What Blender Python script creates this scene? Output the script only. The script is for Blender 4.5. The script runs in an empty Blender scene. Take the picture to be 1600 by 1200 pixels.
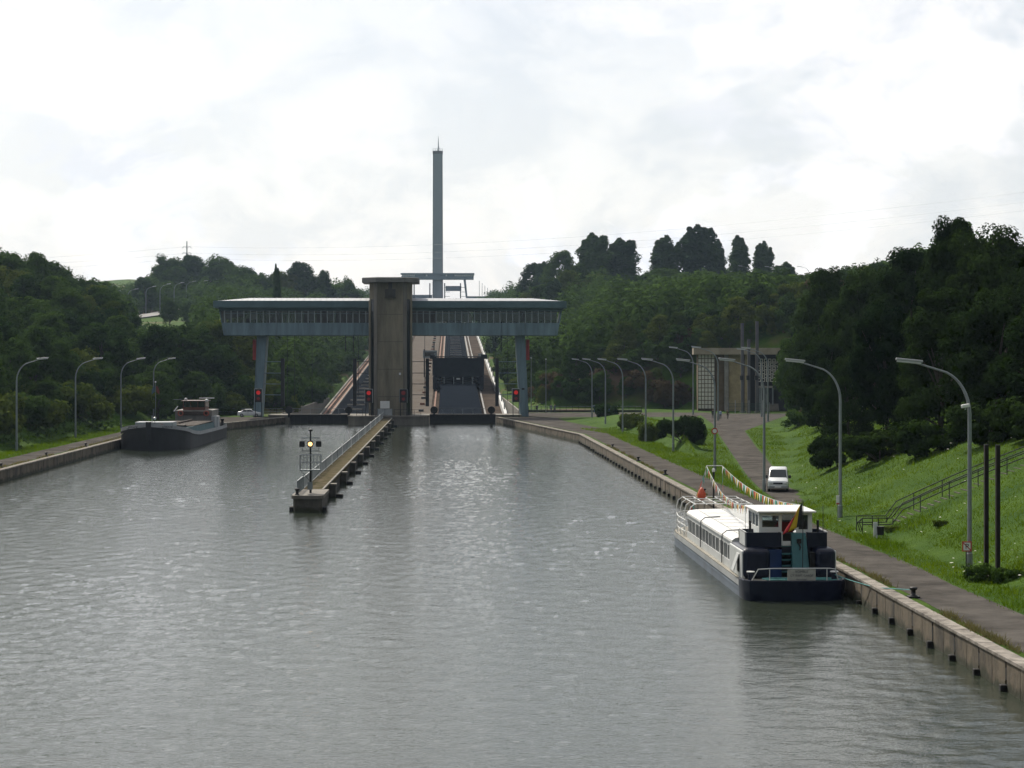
import bpy, math, random
import numpy as np
from mathutils import Vector, Matrix, noise as mnoise
random.seed(7)
RNG = np.random.default_rng(11)
R = math.radians
COL = bpy.context.scene.collection
SC = bpy.context.scene

# ------------------------------------------------------------------ camera, sky, sun, exposure
F, CZ, HOR = 3150.0, 12.0, 560.0            # focal length in pixels of a 1600 px wide frame
cd = bpy.data.cameras.new('camera'); cam = bpy.data.objects.new('camera', cd); COL.objects.link(cam)
cam.location = (0, 0, CZ); cam.rotation_euler = (R(90), 0, 0)
cd.sensor_width = 36.0; cd.lens = 36.0 * F / 1600.0; cd.shift_y = -40.0 / 1600.0
cd.clip_start = 0.5; cd.clip_end = 9000
SC.camera = cam
SUN_AZ, SUN_EL = R(-24), R(43)               # ahead and to the left, well above the frame
SUNV = Vector((math.sin(SUN_AZ) * math.cos(SUN_EL), math.cos(SUN_AZ) * math.cos(SUN_EL), math.sin(SUN_EL)))
sl = bpy.data.lights.new('sun', 'SUN'); sl.energy = 4.6; sl.angle = R(0.6); sl.color = (1.0, 0.93, 0.80)
so = bpy.data.objects.new('sun', sl); COL.objects.link(so); so.rotation_euler = SUNV.to_track_quat('Z', 'Y').to_euler()
so.location = (-200, 200, 300)
SC.view_settings.view_transform = 'Standard'; SC.view_settings.look = 'None'
SC.view_settings.exposure = 0.0; SC.view_settings.gamma = 1.0; SC.view_settings.use_curve_mapping = False
SC.render.engine = 'CYCLES'
SC.cycles.max_bounces = 4; SC.cycles.diffuse_bounces = 1; SC.cycles.glossy_bounces = 2
SC.cycles.transmission_bounces = 4; SC.cycles.volume_bounces = 0; SC.cycles.transparent_max_bounces = 6
SC.cycles.use_light_tree = False; SC.cycles.use_adaptive_sampling = True; SC.cycles.adaptive_threshold = 0.02; SC.cycles.adaptive_min_samples = 12
SC.cycles.use_denoising = True; SC.cycles.caustics_reflective = False; SC.cycles.caustics_refractive = False
SC.cycles.sample_clamp_indirect = 4.0

W = bpy.data.worlds.new('World'); SC.world = W; W.use_nodes = True
nt = W.node_tree; nt.nodes.clear()
def wn(t, **k):
    n = nt.nodes.new(t)
    for a, v in k.items(): setattr(n, a, v)
    return n
def wl(a, b): nt.links.new(a, b)
wout = wn('ShaderNodeOutputWorld')
sky = wn('ShaderNodeTexSky', sky_type='NISHITA', sun_disc=False)
sky.sun_elevation = SUN_EL; sky.sun_rotation = SUN_AZ; sky.air_density = 1.0; sky.dust_density = 2.0; sky.ozone_density = 1.0
bg_sky = wn('ShaderNodeBackground'); bg_sky.inputs[1].default_value = 0.1
wl(sky.outputs[0], bg_sky.inputs[0])
tc = wn('ShaderNodeTexCoord')
sep = wn('ShaderNodeSeparateXYZ'); wl(tc.outputs['Generated'], sep.inputs[0])
zc = wn('ShaderNodeMath', operation='MAXIMUM'); wl(sep.outputs[2], zc.inputs[0]); zc.inputs[1].default_value = 0.0
za = wn('ShaderNodeMath', operation='ADD'); wl(zc.outputs[0], za.inputs[0]); za.inputs[1].default_value = 0.85
dx = wn('ShaderNodeMath', operation='DIVIDE'); wl(sep.outputs[0], dx.inputs[0]); wl(za.outputs[0], dx.inputs[1])
dy = wn('ShaderNodeMath', operation='DIVIDE'); wl(sep.outputs[1], dy.inputs[0]); wl(za.outputs[0], dy.inputs[1])
cmb = wn('ShaderNodeCombineXYZ'); wl(dx.outputs[0], cmb.inputs[0]); wl(dy.outputs[0], cmb.inputs[1]); wl(zc.outputs[0], cmb.inputs[2])
n1 = wn('ShaderNodeTexNoise'); n1.inputs['Scale'].default_value = 7.5; n1.inputs['Detail'].default_value = 9; n1.inputs['Roughness'].default_value = 0.56
n1.inputs['Distortion'].default_value = 0.25
wl(cmb.outputs[0], n1.inputs['Vector'])
rm = wn('ShaderNodeValToRGB'); rm.color_ramp.elements[0].position = 0.38; rm.color_ramp.elements[1].position = 0.55
wl(n1.outputs[0], rm.inputs[0])
# brightness inside the clouds
n2 = wn('ShaderNodeTexNoise'); n2.inputs['Scale'].default_value = 12.0; n2.inputs['Detail'].default_value = 10; n2.inputs['Roughness'].default_value = 0.6; n2.inputs['Distortion'].default_value = 0.5
mp2 = wn('ShaderNodeMapping'); mp2.inputs['Location'].default_value = (3.1, 1.7, 0.4); wl(cmb.outputs[0], mp2.inputs[0]); wl(mp2.outputs[0], n2.inputs['Vector'])
rc = wn('ShaderNodeValToRGB')
rc.color_ramp.elements[0].position = 0.40; rc.color_ramp.elements[0].color = (0.785, 0.80, 0.83, 1)
rc.color_ramp.elements[1].position = 0.56; rc.color_ramp.elements[1].color = (0.99, 0.965, 0.945, 1)
wl(n2.outputs[0], rc.inputs[0])
# clouds glow towards the sun, duller away from it (forward scattering)
dot = wn('ShaderNodeVectorMath', operation='DOT_PRODUCT'); wl(tc.outputs['Generated'], dot.inputs[0]); dot.inputs[1].default_value = SUNV
mr = wn('ShaderNodeMapRange', interpolation_type='SMOOTHSTEP'); wl(dot.outputs['Value'], mr.inputs['Value'])
mr.inputs['From Min'].default_value = -0.5; mr.inputs['From Max'].default_value = 0.55
mr.inputs['To Min'].default_value = 0.20; mr.inputs['To Max'].default_value = 1.18
bg_c = wn('ShaderNodeBackground'); wl(rc.outputs[0], bg_c.inputs[0]); wl(mr.outputs[0], bg_c.inputs[1])
# thin haze veil low over the horizon is part of the cloud cover
vh = wn('ShaderNodeMapRange'); wl(sep.outputs[2], vh.inputs['Value'])
vh.inputs['From Min'].default_value = 0.0; vh.inputs['From Max'].default_value = 0.30; vh.inputs['To Min'].default_value = 0.85; vh.inputs['To Max'].default_value = 0.22
mx = wn('ShaderNodeMath', operation='MAXIMUM'); wl(rm.outputs[0], mx.inputs[0]); wl(vh.outputs[0], mx.inputs[1])
msk = wn('ShaderNodeMath', operation='MULTIPLY'); wl(mx.outputs[0], msk.inputs[0]); msk.inputs[1].default_value = 0.97
mixw = wn('ShaderNodeMixShader'); wl(msk.outputs[0], mixw.inputs[0]); wl(bg_sky.outputs[0], mixw.inputs[1]); wl(bg_c.outputs[0], mixw.inputs[2])
wl(mixw.outputs[0], wout.inputs[0])

# ------------------------------------------------------------------ helpers
def at(px, py, z=1.2):                        # a point of height z seen at this place of the photograph -> metres
    Y = F * (CZ - z) / (py - HOR)
    return Vector(((px - 800) * Y / F, Y, z))
def xat(px, Y): return (px - 800) * Y / F
def zat(py, Y): return CZ - (py - HOR) * Y / F
def lerp_table(t, x):
    if x <= t[0][0]: return t[0][1]
    for (a, va), (b, vb) in zip(t, t[1:]):
        if x <= b: return va + (vb - va) * (x - a) / (b - a)
    return t[-1][1]

MATS = {}
def mat(name, col, rough=0.7, metal=0.0, var=0.25, scale=1.0, bump=0.0, bscale=None, streak=0.0, col2=None, spec=0.4, coords='Object', detail=6):
    if name in MATS: return MATS[name]
    m = bpy.data.materials.new(name); m.use_nodes = True; MATS[name] = m
    t = m.node_tree; b = t.nodes['Principled BSDF']
    b.inputs['Roughness'].default_value = rough; b.inputs['Metallic'].default_value = metal
    b.inputs['Specular IOR Level'].default_value = spec
    if spec <= 0.1: b.inputs['IOR'].default_value = 1.0       # dull, dusty surfaces without a grazing sheen
    c = Vector(col); c2 = Vector(col2) if col2 else c * (1 - var)
    co = t.nodes.new('ShaderNodeTexCoord')
    no = t.nodes.new('ShaderNodeTexNoise'); no.inputs['Scale'].default_value = scale; no.inputs['Detail'].default_value = detail; no.inputs['Roughness'].default_value = 0.65
    src = co.outputs[coords]
    if streak:
        mp = t.nodes.new('ShaderNodeMapping'); mp.inputs['Scale'].default_value = (1, 1, streak); t.links.new(src, mp.inputs[0]); src2 = mp.outputs[0]
    else: src2 = src
    t.links.new(src2, no.inputs['Vector'])
    rp = t.nodes.new('ShaderNodeValToRGB')
    rp.color_ramp.elements[0].position = 0.32; rp.color_ramp.elements[0].color = (*c2, 1)
    rp.color_ramp.elements[1].position = 0.62; rp.color_ramp.elements[1].color = (*c, 1)
    t.links.new(no.outputs[0], rp.inputs[0]); t.links.new(rp.outputs[0], b.inputs['Base Color'])
    if bump:
        nb = t.nodes.new('ShaderNodeTexNoise'); nb.inputs['Scale'].default_value = bscale or scale * 6; nb.inputs['Detail'].default_value = 5
        t.links.new(src, nb.inputs['Vector'])
        bp = t.nodes.new('ShaderNodeBump'); bp.inputs['Strength'].default_value = 0.6; bp.inputs['Distance'].default_value = bump
        t.links.new(nb.outputs[0], bp.inputs['Height']); t.links.new(bp.outputs[0], b.inputs['Normal'])
    return m
def glow(name, col, s):
    if name in MATS: return MATS[name]
    m = bpy.data.materials.new(name); m.use_nodes = True; MATS[name] = m
    b = m.node_tree.nodes['Principled BSDF']; b.inputs['Base Color'].default_value = (*col, 1)
    b.inputs['Emission Color'].default_value = (*col, 1); b.inputs['Emission Strength'].default_value = s; m.cycles.emission_sampling = 'NONE'
    return m
def glass(name, col=(0.05, 0.06, 0.065), alpha=0.45):
    m = bpy.data.materials.new(name); m.use_nodes = True; MATS[name] = m
    t = m.node_tree; t.nodes.clear(); o = t.nodes.new('ShaderNodeOutputMaterial')
    g = t.nodes.new('ShaderNodeBsdfGlossy'); g.inputs['Roughness'].default_value = 0.03; g.inputs['Color'].default_value = (0.9, 0.95, 1, 1)
    tr = t.nodes.new('ShaderNodeBsdfTransparent'); tr.inputs['Color'].default_value = (0.72, 0.78, 0.78, 1)
    df = t.nodes.new('ShaderNodeBsdfDiffuse'); df.inputs['Color'].default_value = (*col, 1)
    m1 = t.nodes.new('ShaderNodeMixShader'); m1.inputs[0].default_value = alpha
    t.links.new(tr.outputs[0], m1.inputs[1]); t.links.new(df.outputs[0], m1.inputs[2])
    fr = t.nodes.new('ShaderNodeFresnel'); fr.inputs[0].default_value = 1.5
    m2 = t.nodes.new('ShaderNodeMixShader'); t.links.new(fr.outputs[0], m2.inputs[0]); t.links.new(m1.outputs[0], m2.inputs[1]); t.links.new(g.outputs[0], m2.inputs[2])
    t.links.new(m2.outputs[0], o.inputs[0]); return m

class MB:
    """collects shapes and links them as one mesh object"""
    def __init__(s): s.v = []; s.f = []
    def add(s, vs, fs):
        n = len(s.v); s.v += [tuple(v) for v in vs]; s.f += [tuple(i + n for i in f) for f in fs]; return s
    def box(s, x0, x1, y0, y1, z0, z1, taper=None):
        vs = [(x0,y0,z0),(x1,y0,z0),(x1,y1,z0),(x0,y1,z0),(x0,y0,z1),(x1,y0,z1),(x1,y1,z1),(x0,y1,z1)]
        return s.hexa(vs)
    def hexa(s, vs):
        return s.add(vs, [(3,2,1,0),(4,5,6,7),(0,1,5,4),(1,2,6,5),(2,3,7,6),(3,0,4,7)])
    def bar(s, p, q, w, h=None, up=(0,0,1)):
        h = h or w; p = Vector(p); q = Vector(q); d = (q - p).normalized(); u = Vector(up)
        if abs(d.dot(u)) > 0.95: u = Vector((0,1,0))
        a = d.cross(u).normalized() * (w / 2); b = a.normalized().cross(d).normalized() * (h / 2)
        vs = [p-a-b, p+a-b, p+a+b, p-a+b, q-a-b, q+a-b, q+a+b, q-a+b]
        return s.add(vs, [(3,2,1,0),(4,5,6,7),(0,1,5,4),(1,2,6,5),(2,3,7,6),(3,0,4,7)])
    def tube(s, pts, r, n=8, cap=True):
        pts = [Vector(p) for p in pts]; rs = r if isinstance(r, (list, tuple)) else [r] * len(pts)
        rings = []; a = None
        for i, p in enumerate(pts):
            d = (pts[min(i+1, len(pts)-1)] - pts[max(i-1, 0)]).normalized()
            if a is None:
                u = Vector((0,0,1)) if abs(d.z) < 0.9 else Vector((1,0,0)); a = d.cross(u).normalized()
            else: a = (a - d * a.dot(d)).normalized()
            b = d.cross(a)
            rings.append([p + (a * math.cos(2*math.pi*k/n) + b * math.sin(2*math.pi*k/n)) * rs[i] for k in range(n)])
        return s.loft(rings, cap)
    def loft(s, rings, cap=True, closed=True):
        n = len(rings[0]); vs = [v for r in rings for v in r]; fs = []
        for i in range(len(rings) - 1):
            for k in range(n if closed else n - 1):
                k2 = (k + 1) % n; fs.append((i*n+k, i*n+k2, (i+1)*n+k2, (i+1)*n+k))
        if cap and closed: fs.append(tuple(range(n))[::-1]); fs.append(tuple((len(rings)-1)*n + k for k in range(n)))
        return s.add(vs, fs)
    def lathe(s, prof, n=16, c=(0,0,0)):
        c = Vector(c)
        return s.loft([[c + Vector((r*math.cos(2*math.pi*k/n), r*math.sin(2*math.pi*k/n), z)) for k in range(n)] for r, z in prof])
    def prism(s, poly, z0, z1):
        return s.loft([[(x, y, z0) for x, y in poly], [(x, y, z1) for x, y in poly]])
    def xprism(s, poly, x0, x1):              # poly in (y, z) swept along x
        return s.loft([[(x0, y, z) for y, z in poly], [(x1, y, z) for y, z in poly]])
    def yprism(s, poly, y0, y1):
        return s.loft([[(x, y0, z) for x, z in poly], [(x, y1, z) for x, z in poly]])
    def build(s, name, m, parent=None, smooth=False, bevel=0, seg=2):
        me = bpy.data.meshes.new(name); me.from_pydata(s.v, [], s.f); me.update()
        o = bpy.data.objects.new(name, me); COL.objects.link(o); me.materials.append(m)
        import bmesh
        bm = bmesh.new(); bm.from_mesh(me); bmesh.ops.recalc_face_normals(bm, faces=bm.faces); bm.to_mesh(me); bm.free()
        if parent: o.parent = parent
        if smooth:
            for p in me.polygons: p.use_smooth = True
            if smooth == 'auto':
                md = o.modifiers.new('edges', 'EDGE_SPLIT'); md.split_angle = R(40)
        if bevel:
            md = o.modifiers.new('bevel', 'BEVEL'); md.width = bevel; md.segments = seg; md.limit_method = 'ANGLE'
        return o
def np_mesh(name, v, quads, m, parent=None, mats=None):
    me = bpy.data.meshes.new(name); n = len(quads); k = quads.shape[1]
    me.vertices.add(len(v)); me.vertices.foreach_set('co', np.asarray(v, np.float32).ravel())
    me.loops.add(n * k); me.loops.foreach_set('vertex_index', np.asarray(quads, np.int32).ravel())
    me.polygons.add(n); me.polygons.foreach_set('loop_start', np.arange(0, n*k, k, dtype=np.int32))
    try: me.polygons.foreach_set('loop_total', np.full(n, k, np.int32))
    except Exception: pass
    me.update(calc_edges=True); me.validate()
    me.materials.append(m)
    o = bpy.data.objects.new(name, me); COL.objects.link(o)
    if parent: o.parent = parent
    return o
def thing(name, label, cat, loc=(0,0,0), rz=0, group=None):
    o = bpy.data.objects.new(name, None); COL.objects.link(o); o.empty_display_size = 0.3
    o.location = loc; o.rotation_euler = (0, 0, rz); return tag(o, label, cat, group)
def tag(o, label, cat, group=None, kind=None):
    o['label'] = label; o['category'] = cat
    if group: o['group'] = group
    if kind: o['kind'] = kind
    return o
def copy_tree(o, parent=None):
    c = o.copy(); COL.objects.link(c); c.parent = parent
    for ch in [x for x in KIDS.get(o.name, [])]: copy_tree(ch, c)
    return c
KIDS = {}
def index_kids(root):
    ks = [o for o in COL.objects if o.parent == root]; KIDS[root.name] = ks
    for k in ks: index_kids(k)
def struct(o, label=None):
    o['kind'] = 'structure'
    if label: o['label'] = label
    return o
def text(name, body, size, m, parent, loc, rot, ext=0.003):
    c = bpy.data.curves.new(name, 'FONT'); c.body = body; c.size = size; c.extrude = ext; c.align_x = 'CENTER'; c.align_y = 'CENTER'
    c.materials.append(m); f = bpy.data.objects.new(name, c); COL.objects.link(f); bpy.context.view_layer.update()
    me = bpy.data.meshes.new_from_object(f.evaluated_get(bpy.context.evaluated_depsgraph_get())); bpy.data.objects.remove(f)
    o = bpy.data.objects.new(name, me); COL.objects.link(o); o.parent = parent; o.location = loc; o.rotation_euler = rot
    return o

# ------------------------------------------------------------------ materials
M_conc = mat('concrete', (0.20, 0.183, 0.155), 0.85, var=0.45, scale=0.5, bump=0.02, bscale=5, streak=0.25)
M_conc_l = mat('concrete_pale', (0.33, 0.31, 0.28), 0.85, spec=0.1, var=0.3, scale=0.8, bump=0.01, bscale=8)
M_conc_d = mat('concrete_tower', (0.245, 0.215, 0.155), 0.9, var=0.5, scale=0.7, bump=0.02, bscale=3, streak=0.15)
M_conc_q = mat('quay_concrete', (0.150, 0.120, 0.085), 0.9, col2=(0.042, 0.036, 0.028), scale=0.8, bump=0.05, bscale=4, streak=0.35)
def waterline(m):                              # algae and wet dirt along the waterline, with a ragged upper edge
    t = m.node_tree; b = t.nodes['Principled BSDF']; src = b.inputs['Base Color'].links[0].from_socket
    ge = t.nodes.new('ShaderNodeNewGeometry'); sp = t.nodes.new('ShaderNodeSeparateXYZ'); t.links.new(ge.outputs['Position'], sp.inputs[0])
    n = t.nodes.new('ShaderNodeTexNoise'); n.inputs['Scale'].default_value = 1.1; n.inputs['Detail'].default_value = 6; t.links.new(ge.outputs['Position'], n.inputs['Vector'])
    a = t.nodes.new('ShaderNodeMath'); a.operation = 'MULTIPLY_ADD'; a.inputs[1].default_value = 1.1; t.links.new(n.outputs[0], a.inputs[0]); a.inputs[2].default_value = -.22
    d = t.nodes.new('ShaderNodeMath'); d.operation = 'SUBTRACT'; t.links.new(a.outputs[0], d.inputs[0]); t.links.new(sp.outputs[2], d.inputs[1])
    r = t.nodes.new('ShaderNodeMapRange'); r.inputs['From Min'].default_value = -.05; r.inputs['From Max'].default_value = .22; t.links.new(d.outputs[0], r.inputs['Value'])
    x = t.nodes.new('ShaderNodeMix'); x.data_type = 'RGBA'; t.links.new(r.outputs[0], x.inputs[0]); t.links.new(src, x.inputs[6]); x.inputs[7].default_value = (.030, .032, .016, 1); t.links.new(x.outputs[2], b.inputs['Base Color'])
waterline(M_conc_q)
M_cope = mat('coping_stone', (0.34, 0.31, 0.275), 0.8, spec=0.1, var=0.6, scale=1.5, bump=0.01, bscale=12)
M_asph = mat('asphalt', (0.112, 0.103, 0.094), 0.95, col2=(0.055, 0.051, 0.047), scale=0.45, bump=0.01, bscale=30, spec=0.1)
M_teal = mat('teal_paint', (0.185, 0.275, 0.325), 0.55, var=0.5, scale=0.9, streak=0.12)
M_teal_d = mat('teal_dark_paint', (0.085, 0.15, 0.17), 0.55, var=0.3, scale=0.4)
M_zinc = mat('zinc_roof', (0.38, 0.40, 0.43), 0.6, metal=0.0, var=0.2, scale=0.6)
M_black = mat('black_steel', (0.018, 0.018, 0.02), 0.6, var=0.4, scale=2)
M_rub = mat('rubber', (0.012, 0.012, 0.012), 0.85, var=0.3, scale=3)
M_galv = mat('galvanised_steel', (0.26, 0.29, 0.30), 0.5, metal=0.4, var=0.3, scale=1.2)
M_galv_l = mat('pale_steel', (0.42, 0.44, 0.45), 0.5, metal=0.2, var=0.2, scale=1.2)
M_white = mat('white_paint', (0.78, 0.78, 0.76), 0.45, var=0.12, scale=0.8)
M_red = mat('red_paint', (0.45, 0.04, 0.03), 0.5, var=0.3, scale=1.0)
M_rust = mat('rusty_steel', (0.26, 0.13, 0.085), 0.85, var=0.45, scale=0.8)
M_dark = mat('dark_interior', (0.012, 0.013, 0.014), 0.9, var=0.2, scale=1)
M_wood = mat('dark_timber', (0.016, 0.012, 0.010), 0.85, var=0.4, scale=3, streak=0.1)
M_moss = mat('mossy_deck', (0.135, 0.108, 0.075), 0.95, spec=0.1, col2=(0.045, 0.05, 0.024), scale=0.9, bump=0.02, bscale=6)
M_navy = mat('navy_paint', (0.007, 0.011, 0.030), 0.35, var=0.45, scale=0.9, spec=0.35, streak=0.3)
M_navy_l = mat('blue_paint', (0.02, 0.045, 0.14), 0.3, var=0.25, scale=0.8, spec=0.5)
M_btl = mat('boat_teal', (0.04, 0.14, 0.15), 0.4, var=0.25, scale=0.8)
M_hullg = mat('hull_grey_blue', (0.20, 0.24, 0.30), 0.4, col2=(0.13, 0.15, 0.18), scale=0.6, streak=0.3)
M_cream = mat('cream_paint', (0.60, 0.61, 0.60), 0.45, var=0.15, scale=0.7)
M_wroof = mat('white_roof_paint', (0.74, 0.735, 0.71), 0.5, var=0.16, scale=0.5)
M_groof = mat('grey_walkway', (0.48, 0.49, 0.48), 0.7, var=0.2, scale=1.0)
M_deck = mat('deck_paint', (0.33, 0.31, 0.26), 0.8, var=0.4, scale=1.5)
M_orange = mat('orange_red_plastic', (0.62, 0.10, 0.04), 0.4, var=0.2, scale=2)
M_bhull = mat('barge_hull', (0.040, 0.041, 0.047), 0.6, col2=(0.02, 0.02, 0.022), scale=0.35, streak=0.4, bump=0.02, bscale=1.2)
M_bgrey = mat('barge_grey', (0.40, 0.41, 0.43), 0.6, var=0.3, scale=0.8)
M_hatch = mat('hatch_brown', (0.060, 0.038, 0.026), 0.8, var=0.4, scale=0.8)
M_tealb = mat('barge_teal', (0.035, 0.13, 0.14), 0.6, var=0.35, scale=0.5)
M_car = mat('car_white', (0.72, 0.74, 0.75), 0.25, var=0.06, scale=0.8, spec=0.5)
M_tyre = mat('tyre_black', (0.015, 0.015, 0.016), 0.9, var=0.2)
M_glass = glass('window_glass', alpha=0.12)
M_glass_d = glass('vehicle_glass', (0.012, 0.014, 0.016), 0.8)
M_rlight = glow('red_lamp', (0.45, 0.012, 0.010), 0.5)
M_rlight2 = glow('red_lamp_dim', (0.10, 0.006, 0.006), 0.35)
M_amber = glow('amber_lamp', (1.0, 0.58, 0.20), 3.0)
M_lens = mat('lamp_lens', (0.60, 0.62, 0.62), 0.3, var=0.1)
M_blind = mat('pale_blind', (0.84, 0.81, 0.70), 0.9, var=0.2, scale=1.5)
M_brick = mat('beige_brick', (0.40, 0.32, 0.18), 0.9, var=0.3, scale=1.0, bump=0.01, bscale=14)
M_brown = mat('brown_panel', (0.16, 0.115, 0.07), 0.85, var=0.3, scale=1.0)
M_fenceg = mat('green_fence', (0.03, 0.07, 0.06), 0.6, var=0.3)

# --- foliage: each leaf varies with the tree and its place; light passes through
def leaf_mat(name, c1, c2, trans=0.22):
    m = bpy.data.materials.new(name); m.use_nodes = True; t = m.node_tree; t.nodes.clear(); MATS[name] = m
    o = t.nodes.new('ShaderNodeOutputMaterial')
    oi = t.nodes.new('ShaderNodeObjectInfo'); ge = t.nodes.new('ShaderNodeNewGeometry')
    no = t.nodes.new('ShaderNodeTexNoise'); no.inputs['Scale'].default_value = 0.7; no.inputs['Detail'].default_value = 5; t.links.new(ge.outputs['Position'], no.inputs['Vector'])
    nc = t.nodes.new('ShaderNodeTexNoise'); nc.inputs['Scale'].default_value = 0.085; nc.inputs['Detail'].default_value = 2; t.links.new(ge.outputs['Position'], nc.inputs['Vector'])
    m0 = t.nodes.new('ShaderNodeMath'); m0.operation = 'MULTIPLY'; m0.inputs[1].default_value = 0.55; t.links.new(nc.outputs[0], m0.inputs[0])
    ml = t.nodes.new('ShaderNodeMath'); ml.operation = 'MULTIPLY_ADD'; ml.inputs[1].default_value = 0.6; t.links.new(no.outputs[0], ml.inputs[0]); t.links.new(m0.outputs[0], ml.inputs[2])
    ad = t.nodes.new('ShaderNodeMath'); ad.operation = 'MULTIPLY_ADD'; ad.inputs[1].default_value = 0.35; t.links.new(oi.outputs['Random'], ad.inputs[0]); t.links.new(ml.outputs[0], ad.inputs[2])
    rp = t.nodes.new('ShaderNodeValToRGB'); rp.color_ramp.elements[0].position = 0.42; rp.color_ramp.elements[0].color = (*c1, 1)
    rp.color_ramp.elements[1].position = 1.02; rp.color_ramp.elements[1].color = (*c2, 1)
    t.links.new(ad.outputs[0], rp.inputs[0])
    d = t.nodes.new('ShaderNodeBsdfDiffuse'); tr = t.nodes.new('ShaderNodeBsdfTranslucent'); mx = t.nodes.new('ShaderNodeMixShader'); mx.inputs[0].default_value = trans
    t.links.new(rp.outputs[0], d.inputs[0]); t.links.new(rp.outputs[0], tr.inputs[0]); t.links.new(d.outputs[0], mx.inputs[1]); t.links.new(tr.outputs[0], mx.inputs[2])
    t.links.new(mx.outputs[0], o.inputs[0]); return m
M_leaf = leaf_mat('leaves_dark', (0.013, 0.034, 0.010), (0.070, 0.120, 0.025))
M_leaf_n = leaf_mat('leaves_deep_shaded', (0.008, 0.020, 0.007), (0.036, 0.062, 0.014), 0.18)  # deep green; also carries the tree shade painted into the right bank bushes
M_leaf_p = leaf_mat('leaves_poplar', (0.028, 0.055, 0.026), (0.075, 0.125, 0.045))
M_leaf_y = leaf_mat('leaves_yellowish', (0.032, 0.060, 0.011), (0.110, 0.140, 0.026))
M_leaf_b = leaf_mat('leaves_brownish', (0.060, 0.046, 0.024), (0.115, 0.085, 0.045), 0.2)
M_grass = leaf_mat('grass_blades', (0.026, 0.080, 0.004), (0.135, 0.200, 0.010), 0.5)
M_weed = leaf_mat('dry_weeds', (0.10, 0.10, 0.04), (0.22, 0.19, 0.08), 0.3)
M_flower = mat('flower_white', (0.70, 0.70, 0.60), 0.8, var=0.1)
M_bark = mat('bark', (0.085, 0.07, 0.055), 0.9, var=0.4, scale=2, bump=0.02, bscale=8)

# ground: grass with drier and barer patches
def ground_mat():
    m = bpy.data.materials.new('meadow_ground'); m.use_nodes = True; t = m.node_tree; b = t.nodes['Principled BSDF']; b.inputs['Roughness'].default_value = 0.95
    b.inputs['Specular IOR Level'].default_value = 0.1
    co = t.nodes.new('ShaderNodeTexCoord')
    def nz(s, d=6, r=0.6):
        n = t.nodes.new('ShaderNodeTexNoise'); n.inputs['Scale'].default_value = s; n.inputs['Detail'].default_value = d; n.inputs['Roughness'].default_value = r
        t.links.new(co.outputs['Object'], n.inputs['Vector']); return n
    a = nz(0.25); rp = t.nodes.new('ShaderNodeValToRGB')
    rp.color_ramp.elements[0].position = 0.3; rp.color_ramp.elements[0].color = (0.020, 0.058, 0.004, 1)
    rp.color_ramp.elements[1].position = 0.7; rp.color_ramp.elements[1].color = (0.060, 0.112, 0.008, 1)
    t.links.new(a.outputs[0], rp.inputs[0])
    c = nz(0.03, 5); r2 = t.nodes.new('ShaderNodeValToRGB'); r2.color_ramp.elements[0].position = 0.52; r2.color_ramp.elements[1].position = 0.64
    t.links.new(c.outputs[0], r2.inputs[0])
    sp = t.nodes.new('ShaderNodeSeparateXYZ'); t.links.new(co.outputs['Object'], sp.inputs[0])
    far = t.nodes.new('ShaderNodeMapRange'); far.inputs['From Min'].default_value = 330; far.inputs['From Max'].default_value = 420; t.links.new(sp.outputs[1], far.inputs['Value'])
    mu = t.nodes.new('ShaderNodeMath'); mu.operation = 'MULTIPLY'; t.links.new(r2.outputs[0], mu.inputs[0]); t.links.new(far.outputs[0], mu.inputs[1])
    mx = t.nodes.new('ShaderNodeMix'); mx.data_type = 'RGBA'; t.links.new(mu.outputs[0], mx.inputs[0]); t.links.new(rp.outputs[0], mx.inputs[6]); mx.inputs[7].default_value = (0.14, 0.095, 0.06, 1)
    t.links.new(mx.outputs[2], b.inputs['Base Color'])
    d = nz(2.2, 8, 0.7); bp = t.nodes.new('ShaderNodeBump'); bp.inputs['Distance'].default_value = 0.25; bp.inputs['Strength'].default_value = 0.8
    t.links.new(d.outputs[0], bp.inputs['Height']); t.links.new(bp.outputs[0], b.inputs['Normal'])
    return m
M_ground = ground_mat()

# ------------------------------------------------------------------ the lie of the land
QZ = 1.2                                       # height of the quays over the water
AX = math.atan(0.0308)                         # the canal axis turns a little to the left
GX, GY = -22.4, 375.0                          # middle of the lower gate gantry
def C(Y): return GX - 0.0308 * (Y - GY)
def INC(Y): return -7.0 + 0.05 * (Y - 378.0)   # height of the inclined plane
XR = [(-100, 26), (60, 18.25), (70.4, 17.9), (82.6, 17.5), (102.5, 16.95), (162, 14.3), (288, 9.6), (372, -2.9)]
XL = [(-100, -38.6), (194, -49.4), (272, -52.3), (318, -54), (340, -47.4), (374, -41.2)]
def xr(Y): return lerp_table(XR, Y) if Y <= 376 else C(Y) + 25.5
def xl(Y): return lerp_table(XL, Y) if Y <= 376 else C(Y) - 22.0
BR = [(0, 6.5), (140, 6.5), (165, 9.5), (200, 14.5), (250, 24), (300, 31), (318, 46), (335, 62), (372, 66), (380, 60), (420, 58), (434, 30), (448, 5), (600, 3)]
BL = [(0, 8), (330, 8), (350, 15), (374, 17), (385, 10), (400, 3)]
SR = [(0, .33), (140, .33), (300, .30), (430, .45), (500, .55), (4000, .55)]
SL = [(0, .42), (350, .42), (420, .5), (4000, .5)]
HR = [(0, 14), (150, 16), (300, 22), (430, 27), (600, 33), (800, 38), (1000, 43), (1300, 47), (1800, 60), (2200, 57), (4000, 50)]
HL = [(0, 16), (200, 18), (400, 20), (500, 19), (600, 20.5), (700, 22.5), (765, 26), (790, 27.5), (850, 32.5), (900, 36), (1000, 42), (1200, 47), (1500, 54), (1800, 60), (2200, 57), (4000, 50)]
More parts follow.
